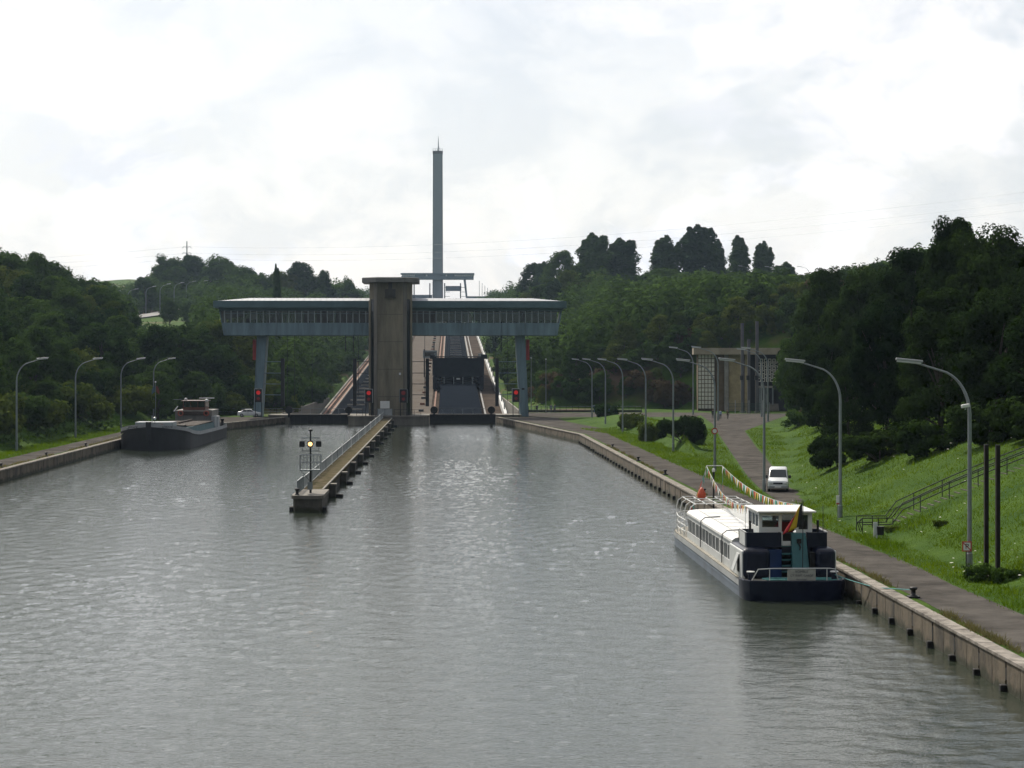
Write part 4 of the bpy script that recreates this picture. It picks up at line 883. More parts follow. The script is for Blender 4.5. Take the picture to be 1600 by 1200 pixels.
# aft cabin: two navy shoulders, blue panel, ladder recess, teal centre panel, dark doorway
def shoulder(x0, x1, nm):
    m_ = MB(); m_.box(x0, x1, 1.75, 6.3, .89, 2.42); return m_.build(nm, M_navy, BT, bevel=.28, seg=4)
shoulder(-2.38, -.95, 'cabin_shoulder'); shoulder(1.32, 2.38, 'cabin_shoulder')
m_ = MB(); m_.prism([(-1.1, 1.95), (-.28, 2.5), (-.28, 3.2), (-1.1, 3.2)], .89, 2.3); m_.build('blue_panel', M_navy_l, BT)
m_ = MB(); m_.box(-.28, 1.3, 2.75, 6.2, .89, 2.4); m_.build('cabin_back', M_navy, BT)
for z in (1.15, 1.45, 1.75, 2.05):
    MB().box(-.26, .22, 2.4, 2.76, z, z + .06).build('ladder_step', M_btl, BT); MB().box(-.26, .22, 2.70, 2.749, z - .2, z - .03).build('ladder_gap', M_dark, BT)
m_ = MB(); m_.hexa([(.2,1.85,.89),(1.08,1.85,.89),(1.08,3.2,.89),(.2,3.2,.89),(.25,2.66,3.12),(.98,2.66,3.12),(.98,3.2,3.12),(.25,3.2,3.12)]); m_.build('centre_panel', M_btl, BT, bevel=.03)
MB().box(-.27, .24, 2.66, 3.1, 2.42, 3.1).build('centre_upper', M_btl, BT)
MB().box(-.2, .2, 2.6, 2.655, 2.52, 2.72).build('white_step', M_cream, BT)
MB().box(1.1, 1.32, 1.9, 2.4, .89, 2.2).build('doorway', M_dark, BT)
hk = MB(); hk.tube([(.62, 2.45, 2.75), (.58, 2.40, 2.6), (.66, 2.36, 2.45), (.6, 2.30, 2.3)], .035, 6); hk.box(.5, .72, 2.42, 2.6, 2.62, 2.84); hk.build('hook_gear', M_black, BT)
# raised wing lockers either side of the wheelhouse, open on top
for s in (-1, 1):
    a, b = (-2.06, -.30) if s < 0 else (1.05, 2.06)
    w = MB(); w.box(a, b, 2.6, 2.68, 2.40, 3.16); w.box(a, a + .08, 2.68, 4.9, 2.40, 3.16); w.box(b - .08, b, 2.68, 4.9, 2.40, 3.16); w.box(a + .08, b - .08, 4.82, 4.9, 2.4, 3.16)
    w.build('wing_locker', M_navy, BT); MB().box(a + .08, b - .08, 2.68, 4.82, 2.41, 2.96).build('wing_floor', M_btl, BT)
    MB().tube([(s * 2.08, 2.62, 3.18), (s * 2.08, 4.9, 3.18)], .025, 6).build('wing_rail', M_cream, BT)
    MB().box(s * 2.07 - .02, s * 2.07 + .02, 2.9, 4.8, 2.45, 3.12).build('wing_side', M_cream if s < 0 else M_navy, BT)
# wheelhouse
WH = MB()
x0, x1, y0, y1, zb, zt = -1.36, 1.36, 2.95, 6.5, 2.96, 4.14
for (a, b) in ((x0, x0 + .16), (-.36, -.2), (.55, .66), (x1 - .22, x1)): WH.box(a, b, y0, y0 + .1, zb, zt)
WH.box(x0 + .16, -.36, y0, y0 + .1, zb, 3.40); WH.box(x0 + .16, -.36, y0, y0 + .1, 3.98, zt); WH.box(-.2, .55, y0, y0 + .1, 4.06, zt); WH.box(.66, x1 - .22, y0, y0 + .1, zb, 3.28); WH.box(.66, x1 - .22, y0, y0 + .1, 4.02, zt)
for x in (x0, x1 - .1):
    for yy_ in (y0 + .1, 4.05, 5.15, y1 - .12): WH.box(x, x + .1, yy_, yy_ + .12, zb, zt)
    WH.box(x, x + .1, y0 + .22, 4.05, zb, 3.38); WH.box(x, x + .1, 4.17, 5.15, zb, 3.38); WH.box(x, x + .1, 5.27, y1 - .12, zb, 3.38)
    WH.box(x, x + .1, y0 + .22, 4.05, 4.0, zt); WH.box(x, x + .1, 4.17, 5.15, 4.0, zt); WH.box(x, x + .1, 5.27, y1 - .12, 4.0, zt)
for (a, b) in ((x0 + .1, x0 + .25), (-.1, .1), (x1 - .25, x1 - .1)): WH.box(a, b, y1 - .1, y1, zb, zt)
WH.box(x0 + .25, -.1, y1 - .1, y1, zb, 3.38); WH.box(.1, x1 - .25, y1 - .1, y1, zb, 3.38); WH.box(x0 + .25, x1 - .25, y1 - .1, y1, 4.02, zt)
WHo = WH.build('wheelhouse', M_white, BT)
MB().box(x0 + .16, -.36, y0 + .04, y0 + .055, 3.40, 3.98).build('pane', M_glass, WHo); MB().box(.66, x1 - .22, y0 + .04, y0 + .055, 3.28, 4.02).build('pane', M_glass_d, WHo)
for x in (x0 + .04, x1 - .055):
    for a, b in ((y0 + .22, 4.05), (4.17, 5.15), (5.27, y1 - .12)): MB().box(x, x + .015, a, b, 3.38, 4.0).build('pane', M_glass, WHo)
for a, b in ((x0 + .25, -.1), (.1, x1 - .25)): MB().box(a, b, y1 - .06, y1 - .045, 3.38, 4.02).build('pane', M_glass, WHo)
MB().box(-1.5, 1.5, 2.5, 6.95, 4.16, 4.25).build('wheelhouse_roof', M_wroof, WHo, bevel=.03)
MB().box(-.18, .5, 3.5, 4.3, 2.97, 3.62).build('pilot_chair', mat('chair_red', (.25, .02, .025), .6), WHo, bevel=.08); MB().box(-1.1, .9, 5.5, 6.2, 2.97, 3.5).build('console', M_dark, WHo)
fr_ = MB(); fr_.box(-.26, -.21, 2.62, 2.66, 2.5, 3.2); fr_.box(-.21, .24, 2.62, 2.66, 2.48, 2.53); fr_.build('door_frame', M_cream, WHo); MB().box(-.2, .22, 2.645, 2.659, 2.54, 3.12).build('door_opening', M_dark, WHo)
# saloon: walls with windows, rounded white roof, grey walkway
SY0, SY1 = 6.3, 25.4
for s in (-1, 1):
    MB().box(min(s * 2.2, s * 2.28), max(s * 2.2, s * 2.28), SY0, SY1, .89, 1.30).build('saloon_wall', M_cream, BT); MB().box(min(s * 2.14, s * 2.22), max(s * 2.14, s * 2.22), SY0, SY1, 2.06, 2.36).build('saloon_wall', M_cream, BT)
    MB().box(min(s * 2.1, s * 2.12), max(s * 2.1, s * 2.12), SY0, SY1, 1.3, 2.1).build('curtain_lining', mat('interior_dim', (.30, .33, .31), .9, var=.6, scale=1.2), BT)
    y = SY0 + .3; k = 0
    while y < SY1 - 1.0:
        wide = 1.35
        gap = .45 if k in (3, 10) else .09
        wf = MB(); X = (min(s * 2.16, s * 2.25), max(s * 2.16, s * 2.25)); g0 = .05
        wf.box(*X, y - gap / 2 - (.0), y + g0, 1.30, 2.06); wf.box(*X, y + wide - g0, y + wide + gap / 2, 1.30, 2.06); wf.box(*X, y + wide * .5 - .02, y + wide * .5 + .02, 1.30, 2.06)
        wo = wf.build('saloon_window', M_cream, BT); MB().box(s * 2.195 - .006, s * 2.195 + .006, y + g0, y + wide - g0, 1.31, 2.05).build('pane', M_glass if k % 3 else M_glass_d, wo)
        y += wide + (.45 if k in (2, 9) else .09); k += 1
rp_ = [(-2.3, 2.34), (-2.28, 2.46), (-2.1, 2.58), (-1.7, 2.64), (0, 2.68), (1.7, 2.64), (2.1, 2.58), (2.28, 2.46), (2.3, 2.34)]
m_ = MB(); rr_ = [[(x, y, z) for x, z in rp_] for y in np.linspace(SY0 - .2, SY1, 14)]; m_.loft(rr_, cap=True); ro_ = m_.build('saloon_roof', M_wroof, BT, smooth='auto')
MB().box(-.2, 1.9, SY0 + .7, SY1 - .4, 2.66, 2.70).build('roof_walkway', M_groof, BT)
for k in range(7): MB().box(-1.7, -.35, 7.4 + k * 2.4, 9.6 + k * 2.4, 2.655, 2.685).build('roof_panel', M_wroof, BT)
MB().box(-2.2, 2.2, SY1 - .08, SY1, .89, 2.34).build('saloon_front', M_cream, BT)
for s in (-1, 1):
    MB().box(min(s*2.21, s*2.40), max(s*2.21, s*2.40), 1.9, SY0 - .02, .89, 2.3).build('cabin_side', M_cream, BT, bevel=.06)
    for y in (9.4, 18.3): MB().tube([(s * 1.2, y, 2.74), (s * 2.1, y, 2.68), (s * 2.33, y, 2.5), (s * 2.36, y, 2.2), (s * 2.36, y, .95)], .035, 6).build('hoop_pipe', mat('grey_pipe', (.2, .2, .2), .5), BT)
MB().box(-2.42, -2.40, 2.7, 3.5, 1.15, 2.05).build('hatch_opening', M_dark, BT); m_ = MB(); m_.hexa([(-2.72,2.7,1.22),(-2.68,2.7,1.22),(-2.68,3.5,1.22),(-2.72,3.5,1.22),(-2.44,2.7,2.08),(-2.40,2.7,2.08),(-2.40,3.5,2.08),(-2.44,3.5,2.08)]); m_.build('open_hatch', M_cream, BT)
for x, y, z0, h in ((-2.0, 5.3, 2.5, .5), (-1.75, 3.4, 2.97, .7), (1.7, 3.2, 2.97, .75)): MB().tube([(x, y, z0), (x, y, z0 + h), (x, y, z0 + h + .02)], [.06, .06, .1], 8).build('vent_pipe', M_black, BT)
MB().tube([(1.95, 3.1, 3.0), (1.95, 3.1, 4.5)], .02, 5).build('radio_mast', M_black, BT); MB().tube([(-1.2, 8.6, 2.6), (-1.2, 8.6, 4.0)], .015, 5).build('aerial', M_galv_l, BT)
# stern rail, board, bitts, rope
rl = [(-2.15, .4, .92), (-1.85, .12, 1.55), (-1.2, .0, 1.60), (1.7, .0, 1.60), (2.0, .12, 1.55), (2.2, .4, .92)]
MB().tube(rl, .03, 6).build('stern_rail', M_cream, BT)
for x in (-1.3, 1.55): MB().tube([(x, .0, .9), (x, .0, 1.6)], .025, 6).build('rail_post', M_cream, BT)
MB().box(-.42, .98, -.06, -.02, .94, 1.56).build('name_board', mat('board_grey', (.42, .41, .36), .7, var=.25, scale=5), BT)
for i, (tx, sz) in enumerate((('ROMBLE', .17), ("C'T RAPT GARDE", .15), ('PASSAGIERS', .10))): text('lettering', tx, sz, mat('letter_grey', (.10, .11, .13), .7), BT, (.28, -.065, 1.44 - .19 * i), (R(90), 0, 0), .002)
for x in (-2.1, 2.1):
    MB().lathe([(.14, .88), (.14, 1.22), (.2, 1.26), (.2, 1.32), (.12, 1.34)], 10, (x, .95, 0)).build('bitt', M_navy, BT); MB().lathe([(.21, 1.32), (.21, 1.37)], 10, (x, .95, 0)).build('bitt_cap', M_white, BT)
M_rope = mat('teal_rope', (.12, .32, .31), .9, var=.4, scale=4)
for cx in (-.7, 1.6):
    pts = [(cx + (.35 + .02 * k) * math.cos(k * .7) * 1.1, .75 + (.25 + .01 * k) * math.sin(k * .7), .92 + .004 * k) for k in range(26)]; MB().tube(pts, .03, 5).build('rope_coil', M_rope, BT)
# open foredeck: rails and canopy frame
for s in (-1, 1):
    for z in (1.25, 1.6, 1.95): MB().tube([(s * 2.35, 25.5, z), (s * 2.4, 29, z), (s * 2.2, 31.5, z), (s * 1.5, 33.2, z)], .03, 6).build('bow_rail', M_white, BT)
    for y, x in ((26.3, 2.36), (27.8, 2.39), (29.3, 2.39), (30.8, 2.28), (32.2, 1.95), (33.2, 1.5)): MB().tube([(s * x, y, .9), (s * x, y, 1.98)], .03, 6).build('bow_rail_post', M_white, BT)
MB().tube([(-1.5, 33.2, 1.95), (-.5, 33.6, 1.95), (.5, 33.6, 1.95), (1.5, 33.2, 1.95)], .03, 6).build('bow_rail', M_white, BT)
for k, x in enumerate(np.linspace(-1.75, 1.75, 6)): MB().tube([(x, 25.3, 2.95), (x, 32, 2.95)], .03, 6).build('canopy_bar', M_white, BT)
for y in (25.5, 27.6, 29.8, 31.9):
    MB().tube([(-2.15, y, 2.4), (-2.05, y, 2.75), (-1.75, y, 2.98), (1.75, y, 2.98), (2.05, y, 2.75), (2.15, y, 2.4)], .035, 6).build('canopy_hoop', M_white, BT)
    for s in (-1, 1): MB().tube([(s * 2.15, y, .9), (s * 2.15, y, 2.4)], .03, 6).build('canopy_post', M_white, BT)
for k in range(3):
    MB().box(-1.6, 1.6, 26.6 + k * 1.7, 27.0 + k * 1.7, 1.25, 1.33).build('bench_seat', M_wood, BT); MB().box(-1.6, 1.6, 27.02 + k * 1.7, 27.08 + k * 1.7, 1.34, 1.75).build('bench_back', M_wood, BT)
    for x in (-1.4, 1.4): MB().box(x - .04, x + .04, 26.65 + k * 1.7, 27.0 + k * 1.7, .89, 1.25).build('bench_leg', M_black, BT)
MB().tube([(.2, 31.4, .9), (.2, 31.4, 4.62)], .06, 8).build('bow_mast', M_black, BT); MB().lathe([(.1, 4.62), (.1, 4.8), (.03, 4.84)], 8, (.2, 31.4, 0)).build('mast_lamp', M_white, BT)
MB().tube([(-.3, 31.4, 4.85), (-.25, 31.4, 5.02), (.75, 31.4, 5.02), (.8, 31.4, 4.85)], .03, 6).build('bunting_yoke', M_white, BT)
MB().tube([(.2, 31.4, 4.6), (.2, 31.4, 5.02)], .03, 6).build('yoke_stem', M_galv, BT)
MB().lathe([(.02, 2.75), (.2, 2.82), (.29, 3.0), (.27, 3.2), (.14, 3.45), (.05, 3.6)], 14, (-.55, 31.6, 0)).build('mark_buoy', M_orange, BT, smooth=True)
MB().tube([(-.55, 31.6, 3.6), (-.3, 31.4, 4.85)], .012, 4).build('buoy_line', M_galv_l, BT)
bmat = BT.matrix_basis.copy()
BM = Matrix.Translation((14.05, 99.8, 0)) @ Matrix.Rotation(math.atan(.036), 4, 'Z')
# bunting
fl_m = [mat('bunt_white', (.72, .72, .70), .8), mat('bunt_orange', (.62, .24, .06), .8), mat('bunt_teal', (.10, .38, .34), .8), mat('bunt_yellow', (.65, .50, .10), .8), mat('bunt_red', (.5, .06, .05), .8), mat('bunt_white', (.72, .72, .70))]
def bunting(p, q, sag, n, label):
    p, q = BM @ Vector(p), BM @ Vector(q)
    t = thing('bunting_string', label, 'bunting', p, 0, 'bunting on the passenger boat')
    def pt(u): return (q - p) * u + Vector((0, 0, -4 * sag * u * (1 - u)))
    MB().tube([pt(i / 24) for i in range(25)], .012, 4).build('string', M_galv_l, t)
    for i in range(n):
        u = (i + .5) / n; a, b = pt(u - .40 / n), pt(u + .40 / n); w = random.uniform(-.08, .08); c = (a + b) / 2 + Vector((w, random.uniform(-.06, .06), -.46))
        th = Vector((.004, .004, 0)); m_ = MB(); m_.add([a - th, b - th, c - th, a + th, b + th, c + th], [(0, 1, 2), (5, 4, 3), (0, 3, 4, 1), (1, 4, 5, 2), (2, 5, 3, 0)])
        m_.build('flag', fl_m[(i * 2 + i // 3) % 6], t)
bunting((-.25, 31.4, 5.0), (-1.35, 6.9, 4.25), .75, 44, 'string of small coloured flags from the bow yoke to the left wheelhouse roof corner')
bunting((.78, 31.4, 5.0), (1.4, 6.9, 4.27), .55, 44, 'string of small coloured flags from the bow yoke to the right wheelhouse roof corner')
bunting((-.28, 31.4, 4.9), (-1.1, 33.2, 2.0), .1, 8, 'short string of coloured flags from the bow yoke down to the bow rail')
bunting((.78, 31.4, 4.9), (1.0, 32.6, 2.0), .1, 7, 'short string of coloured flags from the bow yoke down by the mast')
# ensign: black, yellow and red drooping flag on its staff
t = thing('ensign_flag', 'drooping black, yellow and red flag on a staff before the wheelhouse', 'flag', BM @ Vector((.62, 1.55, .9)), math.atan(.036))
MB().tube([(0, 0, 0), (.02, .0, 3.95)], .022, 6).build('staff', M_black, t)
for k, (m_, nm) in enumerate(((M_black, 'black_band'), (mat('ensign_yellow', (.75, .50, .03), .7), 'yellow_band'), (mat('ensign_red', (.55, .03, .03), .7), 'red_band'))):
    ring = []
    for j in range(9):
        u = j / 8.0; row = []
        for i in range(4):
            w = (0, .22, .66, 1.0)[k] + ((.22, .66, 1.0)[k] - (0, .22, .66)[k]) * i / 3                       # 0 at hoist, 1 at fly
            x = -.02 - 1.0 * w ** .8 * (.40 + .60 * u) ; z = 3.84 - 1.15 * u - .55 * w * (1.15 - .3 * u); y = .10 * math.sin(5 * w + 3 * u) * w
            row.append((x, y - .03, z))
        ring.append(row)
    f = MB(); f.loft(ring, cap=False, closed=False); o = f.build(nm, m_, t, smooth=True); md = o.modifiers.new('thick', 'SOLIDIFY'); md.thickness = .012
# mooring line from the stern
tag(MB().tube([BM @ Vector((2.1, .9, 1.2)), BM @ Vector((2.5, -1.0, 1.12)), BM @ Vector((3.0, -4.5, 1.15)), Vector((lerp_table(XR, 91) + .85, 91, QZ + .35))], .025, 5).build('mooring_rope', M_rope), 'pale teal mooring rope from the passenger boat stern to the quay bollard', 'rope')

# ------------------------------------------------------------------ cargo barge on the left (bow towards the camera)
BG = thing('cargo_barge', 'empty dark cargo barge riding high at the left quay, bow towards us', 'barge', (xat(232, 262), 262.0, 0), math.atan(.025))
BLN = 46.0; HB = 4.6; BG.scale = (1.0, 1.16, .95)
def bsec(y):                                   # half beam and rail height along the barge
    t = min(1, y / 6.0); b = HB * (1 - (1 - t) ** 2.2) if t < 1 else HB
    if y > 41: b = HB * (1 - .35 * ((y - 41) / 5) ** 2)
    zr = lerp_table([(0, 3.75), (3, 3.2), (7, 2.5), (14, 2.1), (34, 1.95), (46, 2.1)], y); return b, zr
ysb = [0, .15, .5, 1, 1.7, 2.6, 3.8, 5, 6.2, 9, 14, 20, 28, 36, 41, 43, 45, 46]
def barge_shell(zf0, zf1, out, m, nm, yb=0):
    m_ = MB(); rows_ = []
    for s in (-1, 1):
        rr = []
        for y in (ysb if s < 0 else ysb):
            b, zr = bsec(y); lo = zf0(zr); hi = zf1(zr); f = 1 - (.22 if lo < 0 else .03) * max(0, 1 - y / 5)
            rr.append([(s * (b * f + out), y + (.5 * max(0, 1 - y / 3) if zf0(zr) < .5 else 0), lo), (s * (b + out), y, hi)])
        m_.loft(rr, cap=False, closed=False)
    return m_.build(nm, m, BG, smooth='auto')
barge_shell(lambda z: -1.0, lambda z: z - .55, 0, M_bhull, 'hull')
barge_shell(lambda z: z - .56, lambda z: z, .03, M_bgrey, 'bulwark')
MB().tube([(-bsec(y)[0] - .05, y, bsec(y)[1] - .55) for y in ysb[::-1]] + [(bsec(y)[0] + .05, y, bsec(y)[1] - .55) for y in ysb], .07, 6).build('rubbing_strake', M_bhull, BG)
tr_ = MB(); b, zr = bsec(46); tr_.box(-b, b, 45.85, 46, -1, zr); tr_.build('transom', M_bhull, BG)
MB().box(-.32, .32, -.25, .25, 1.4, 3.95).build('stem_post', M_black, BG)
d_ = MB(); d_.loft([[(-bsec(y)[0] + .05, y, bsec(y)[1] - .75), (bsec(y)[0] - .05, y, bsec(y)[1] - .75)] for y in ysb], cap=False, closed=False); d_.build('deck', M_tealb, BG)
# side coamings, hold, hatch boards
for s in (-1, 1):
    MB().hexa([(s*3.1,8.5,1.6),(s*3.25,8.5,1.6),(s*3.25,37,1.3),(s*3.1,37,1.3),(s*3.1,8.5,2.75),(s*3.25,8.5,2.75),(s*3.25,37,2.45),(s*3.1,37,2.45)]).build('coaming', mat('coaming_grey_teal', (.10, .17, .19), .6, var=.3), BG)
MB().box(-3.1, 3.1, 8.5, 8.65, 1.6, 2.75).build('coaming_end', M_tealb, BG); MB().box(-3.1, 3.1, 37, 37.15, 1.3, 2.5).build('coaming_end', M_tealb, BG)
MB().box(-3.09, 3.09, 8.66, 36.9, .2, .3).build('hold_floor', M_dark, BG)
for k in range(9):
    y = 17.5 + k * 2.15; m_ = MB(); zc_ = 2.75 + .25 * math.sin(k * 1.3) * .5
    m_.hexa([(-3.2,y,2.62),(3.2,y,2.62),(3.2,y+2.05,2.6),(-3.2,y+2.05,2.6),(-3.2,y,2.75),(3.2,y,2.75),(3.2,y+2.05,2.72),(-3.2,y+2.05,2.72)])
    m_.hexa([(-.1,y,2.76),(.1,y,2.76),(.1,y+2.0,2.76),(-.1,y+2.0,2.76),(-.1,y,3.0),(.1,y,3.0),(.1,y+2,3.0),(-.1,y+2,3.0)]); m_.build('hatch_board', M_hatch, BG)
m_ = MB(); m_.hexa([(-2.9,14.2,2.8),(2.0,15.2,2.7),(2.2,17,2.8),(-2.9,16.5,3.0),(-2.9,14.2,3.25),(2.0,15.2,2.82),(2.2,17,2.92),(-2.9,16.5,3.4)]); m_.build('folded_hatch', M_hatch, BG)
MB().bar((-2.9, 14.1, 3.3), (2.2, 15.1, 2.86), .12, .16).build('hatch_edge', mat('pale_wood', (.42, .34, .27), .8), BG)
# forecastle box, windlass, lifebuoy
FC = MB().box(-2.55, 2.45, 4.3, 7.4, 2.0, 3.75).build('fore_cabin', mat('barge_white', (.36, .38, .39), .6, var=.3), BG, bevel=.06)
def buoy(x, y, z, p):
    pts = [(x + .36 * math.cos(a), y, z + .36 * math.sin(a)) for a in np.linspace(0, 2 * math.pi, 17)]; MB().tube(pts, .10, 6).build('lifebuoy', mat('buoy_red', (.42, .10, .06), .6), p)
buoy(.95, 4.18, 3.05, BG)
wd = MB(); wd.tube([(-.9, 2.6, 3.0), (.9, 2.6, 3.0)], .28, 10); wd.box(-1.0, -.8, 2.3, 2.9, 2.3, 3.3); wd.box(.8, 1.0, 2.3, 2.9, 2.3, 3.3); wd.build('windlass', M_black, BG)
MB().tube([(-.1, 3.2, 2.6), (-.1, 3.2, 4.7)], .06, 6).build('bow_staff', M_galv_l, BG); MB().lathe([(.08, 4.1), (.17, 4.2), (.17, 4.45), (.06, 4.5)], 8, (.25, 3.3, 0)).build('bow_lamp', M_lens, BG); MB().tube([(.25, 3.3, 2.6), (.25, 3.3, 4.15)], .04, 6).build('lamp_post', M_black, BG)
for x in (2.5, 2.95): MB().lathe([(.14, 1.8), (.14, 2.6), (.2, 2.65), (.2, 2.75)], 8, (x, 5.5 + (x - 2.5), 0)).build('bitt', M_black, BG)
MB().bar((-3.2, 2.4, 2.9), (-2.5, 3.0, 3.1), .35, .3).build('anchor_gear', M_galv, BG)
for s, x in ((-1, -2.0), (1, 2.0)):
    y = 1.25; ok = text('name_lettering', 'ADRIANE', .34, M_bhull, BG, (x * 1.12, 1.22, 3.18), (R(80), 0, s * R(24)), .01)
# aft: deckhouse and wheelhouse
MB().box(-2.8, 2.8, 38, 45, 1.4, 4.35).build('deckhouse', mat('weathered_cream', (.22, .205, .185), .7, var=.45, scale=.8, streak=.3), BG, bevel=.05)
for s in (-1, 1): buoy(s * 1.95, 37.85, 3.85, BG)
MB().box(-2.0, 2.0, 37.9, 37.98, 3.55, 4.1).build('dark_front', M_hatch, BG)
MB().box(-1.7, 1.7, 38.6, 42.2, 4.36, 4.8).build('wheelhouse_base', mat('varnish', (.16, .06, .035), .4, var=.3, scale=2), BG)
wc = MB()
for x in (-1.7, -.6, .5, 1.6): wc.box(x, x + .1, 38.6, 38.7, 4.8, 5.75); wc.box(x, x + .1, 42.1, 42.2, 4.8, 5.75)
wc.build('wheelhouse_frame', mat('varnish', (.16, .06, .035)), BG)
for x in (-1.6, -.5, .6): MB().box(x, x + 1.0, 38.64, 38.66, 4.8, 5.75).build('pane', M_glass_d, BG)
for s in (-1, 1): MB().box(s * 1.68 - .02, s * 1.68 + .02, 38.7, 42.1, 4.8, 5.75).build('side_pane', M_glass_d, BG)
MB().box(-1.95, 1.95, 38.3, 42.5, 5.76, 5.88).build('wheelhouse_roof', mat('varnish_dark', (.09, .04, .03), .5), BG, bevel=.03)
MB().bar((.6, 39.5, 6.25), (2.9, 39.8, 6.25), .25, .14).build('radar_scanner', M_white, BG); MB().tube([(1.6, 39.6, 5.88), (1.6, 39.6, 6.2)], .06, 6).build('radar_post', M_galv, BG)
MB().lathe([(.1, 5.88), (.22, 6.0), (.2, 6.2), (.08, 6.28)], 10, (-1.4, 39.5, 0)).build('searchlight', M_lens, BG); MB().lathe([(.1, 5.7), (.25, 5.8), (.24, 6.05), (.08, 6.15)], 10, (1.95, 38.3, 0)).build('searchlight', M_lens, BG)
MB().tube([(-2.4, 40, 5.9), (-2.4, 40, 6.7)], .03, 5).build('aerial', M_black, BG); MB().tube([(-3.4, 40, 6.0), (-2.0, 40, 6.05)], .03, 5).build('yard', M_galv, BG)
MB().bar((-2.9, 37.6, 4.2), (-2.35, 37.9, 5.0), .12, .12).build('hoist_arm', M_lens, BG)
MB().box(3.3, 3.55, 37.2, 37.5, 1.4, 3.6).build('stern_locker', M_lens, BG); MB().box(2.75, 3.7, 37.6, 40, 1.4, 3.4).build('side_locker', M_bgrey, BG)
MB().lathe([(.2, 1.6), (.2, 2.5), (.3, 2.55), (.3, 2.8)], 8, (3.6, 43.5, 0)).build('stern_bitt', M_black, BG)
for y in (12, 20, 28): MB().lathe([(.1, 1.2), (.1, 1.65), (.16, 1.7)], 8, (3.72, y, 0)).build('deck_bitt', M_galv_l, BG)
tag(MB().tube([(xat(198, 268), 268, 2.4), (xat(192, 266), 264, 1.9), (-52.4, 258, 1.5)], .03, 5).build('mooring_rope', mat('old_rope', (.2, .22, .1), .9)), 'slack mooring rope from the barge bow to the left quay', 'rope')

# ------------------------------------------------------------------ vehicles
def wheel(p, x, y, r, w=.2):
    t_ = MB().tube([(x - w / 2, y, r), (x + w / 2, y, r)], r, 18).build('wheel', M_tyre, p); MB().tube([(x - w / 2 - .01, y, r), (x + w / 2 + .01, y, r)], r * .6, 14).build('rim', M_galv_l, t_)
def loft_body(m_, secs): m_.loft(secs)
# white van, nose towards the camera
V = thing('parked_van', 'small white high-roof van parked on the grass edge beside a lamp post', 'van', (xat(1214.5, 163), 162.6, QZ + .02), R(-8))
def vsec(y, zl, zh, hw, top):                  # rounded cross-section at y: narrowing upward
    return [(-hw * .96, y, zl), (hw * .96, y, zl), (hw, y, zl + .25), (hw, y, zl + .55), (hw - (hw - top) * .5, y, (zl + zh) / 2 + .3), (top, y, zh - .1), (top - .12, y, zh), (-top + .12, y, zh), (-top, y, zh - .1), (-hw + (hw - top) * .5, y, (zl + zh) / 2 + .3), (-hw, y, zl + .55), (-hw, y, zl + .25)]
m_ = MB(); m_.loft([vsec(0.0, .32, .72, .70, .60), vsec(.08, .26, .88, .80, .70), vsec(.45, .24, 1.0, .83, .76), vsec(.95, .24, 1.10, .84, .78), vsec(1.02, .24, 1.13, .84, .77), vsec(1.75, .24, 1.74, .84, .70), vsec(2.1, .24, 1.86, .84, .70), vsec(3.9, .24, 1.86, .84, .71), vsec(4.05, .28, 1.75, .82, .68)])
m_.build('body', M_car, V, smooth='auto')
m_ = MB(); m_.hexa([(-.70,1.00,1.12),(.70,1.00,1.12),(.70,1.06,1.12),(-.70,1.06,1.12),(-.62,1.70,1.72),(.62,1.70,1.72),(.62,1.76,1.72),(-.62,1.76,1.72)]); m_.build('windscreen', M_glass_d, V)
for s in (-1, 1):
    MB().hexa([(s*.80,1.3,1.10),(s*.84,1.3,1.10),(s*.84,2.5,1.10),(s*.80,2.5,1.10),(s*.70,1.8,1.62),(s*.74,1.8,1.62),(s*.74,2.5,1.62),(s*.70,2.5,1.62)]).build('side_window', M_glass_d, V)
    MB().box(s * .86 - .02, s * .86 + .18 if s > 0 else s * .86 + .02, 1.2, 1.35, 1.05, 1.3).build('mirror', M_black, V, bevel=.03) if s > 0 else MB().box(-1.04, -.84, 1.2, 1.35, 1.05, 1.3).build('mirror', M_black, V, bevel=.03)
    MB().box(s * .56 - .14, s * .56 + .14, -.03, .1, .60, .80).build('headlight', M_lens, V, bevel=.03); wheel(V, s * .74, .75, .31); wheel(V, s * .74, 3.3, .31)
MB().box(-.38, .38, -.02, .06, .62, .76).build('grille', M_black, V); MB().box(-.78, .78, -.05, .1, .30, .52).build('bumper', mat('bumper_grey', (.35, .36, .37), .5), V, bevel=.04); MB().box(-.26, .26, -.07, -.05, .36, .47).build('number_plate', M_white, V)
# pale car side-on beyond the barge
K = thing('parked_car', 'pale silver-white saloon car parked side-on between barge and gantry leg', 'car', (xat(390, 372), 372.0, QZ + .02), 0)
def csec(x, zl, pts): return [(x, -p[0], p[1]) for p in pts] + [(x, p[0], p[1]) for p in pts[::-1]]
cs = []
for x, zr_, zs, ww in ((-2.15, .80, .78, .74), (-2.05, .98, .9, .80), (-1.5, 1.05, .95, .83), (-1.15, 1.30, .96, .84), (-.6, 1.43, .96, .84), (.25, 1.43, .96, .84), (.95, 1.05, .93, .84), (1.5, .92, .86, .83), (2.0, .80, .72, .80), (2.15, .62, .6, .72)):
    rw = ww - .22 if zr_ > 1.1 else ww - .08
    cs.append(csec(x, .25, [(ww - .05, .25), (ww, .45), (ww, zs - .12), (ww - .04, zs), (rw, zr_ - .04), (rw - .1, zr_)]))
m_ = MB(); m_.loft(cs); m_.build('body', M_car, K, smooth='auto')
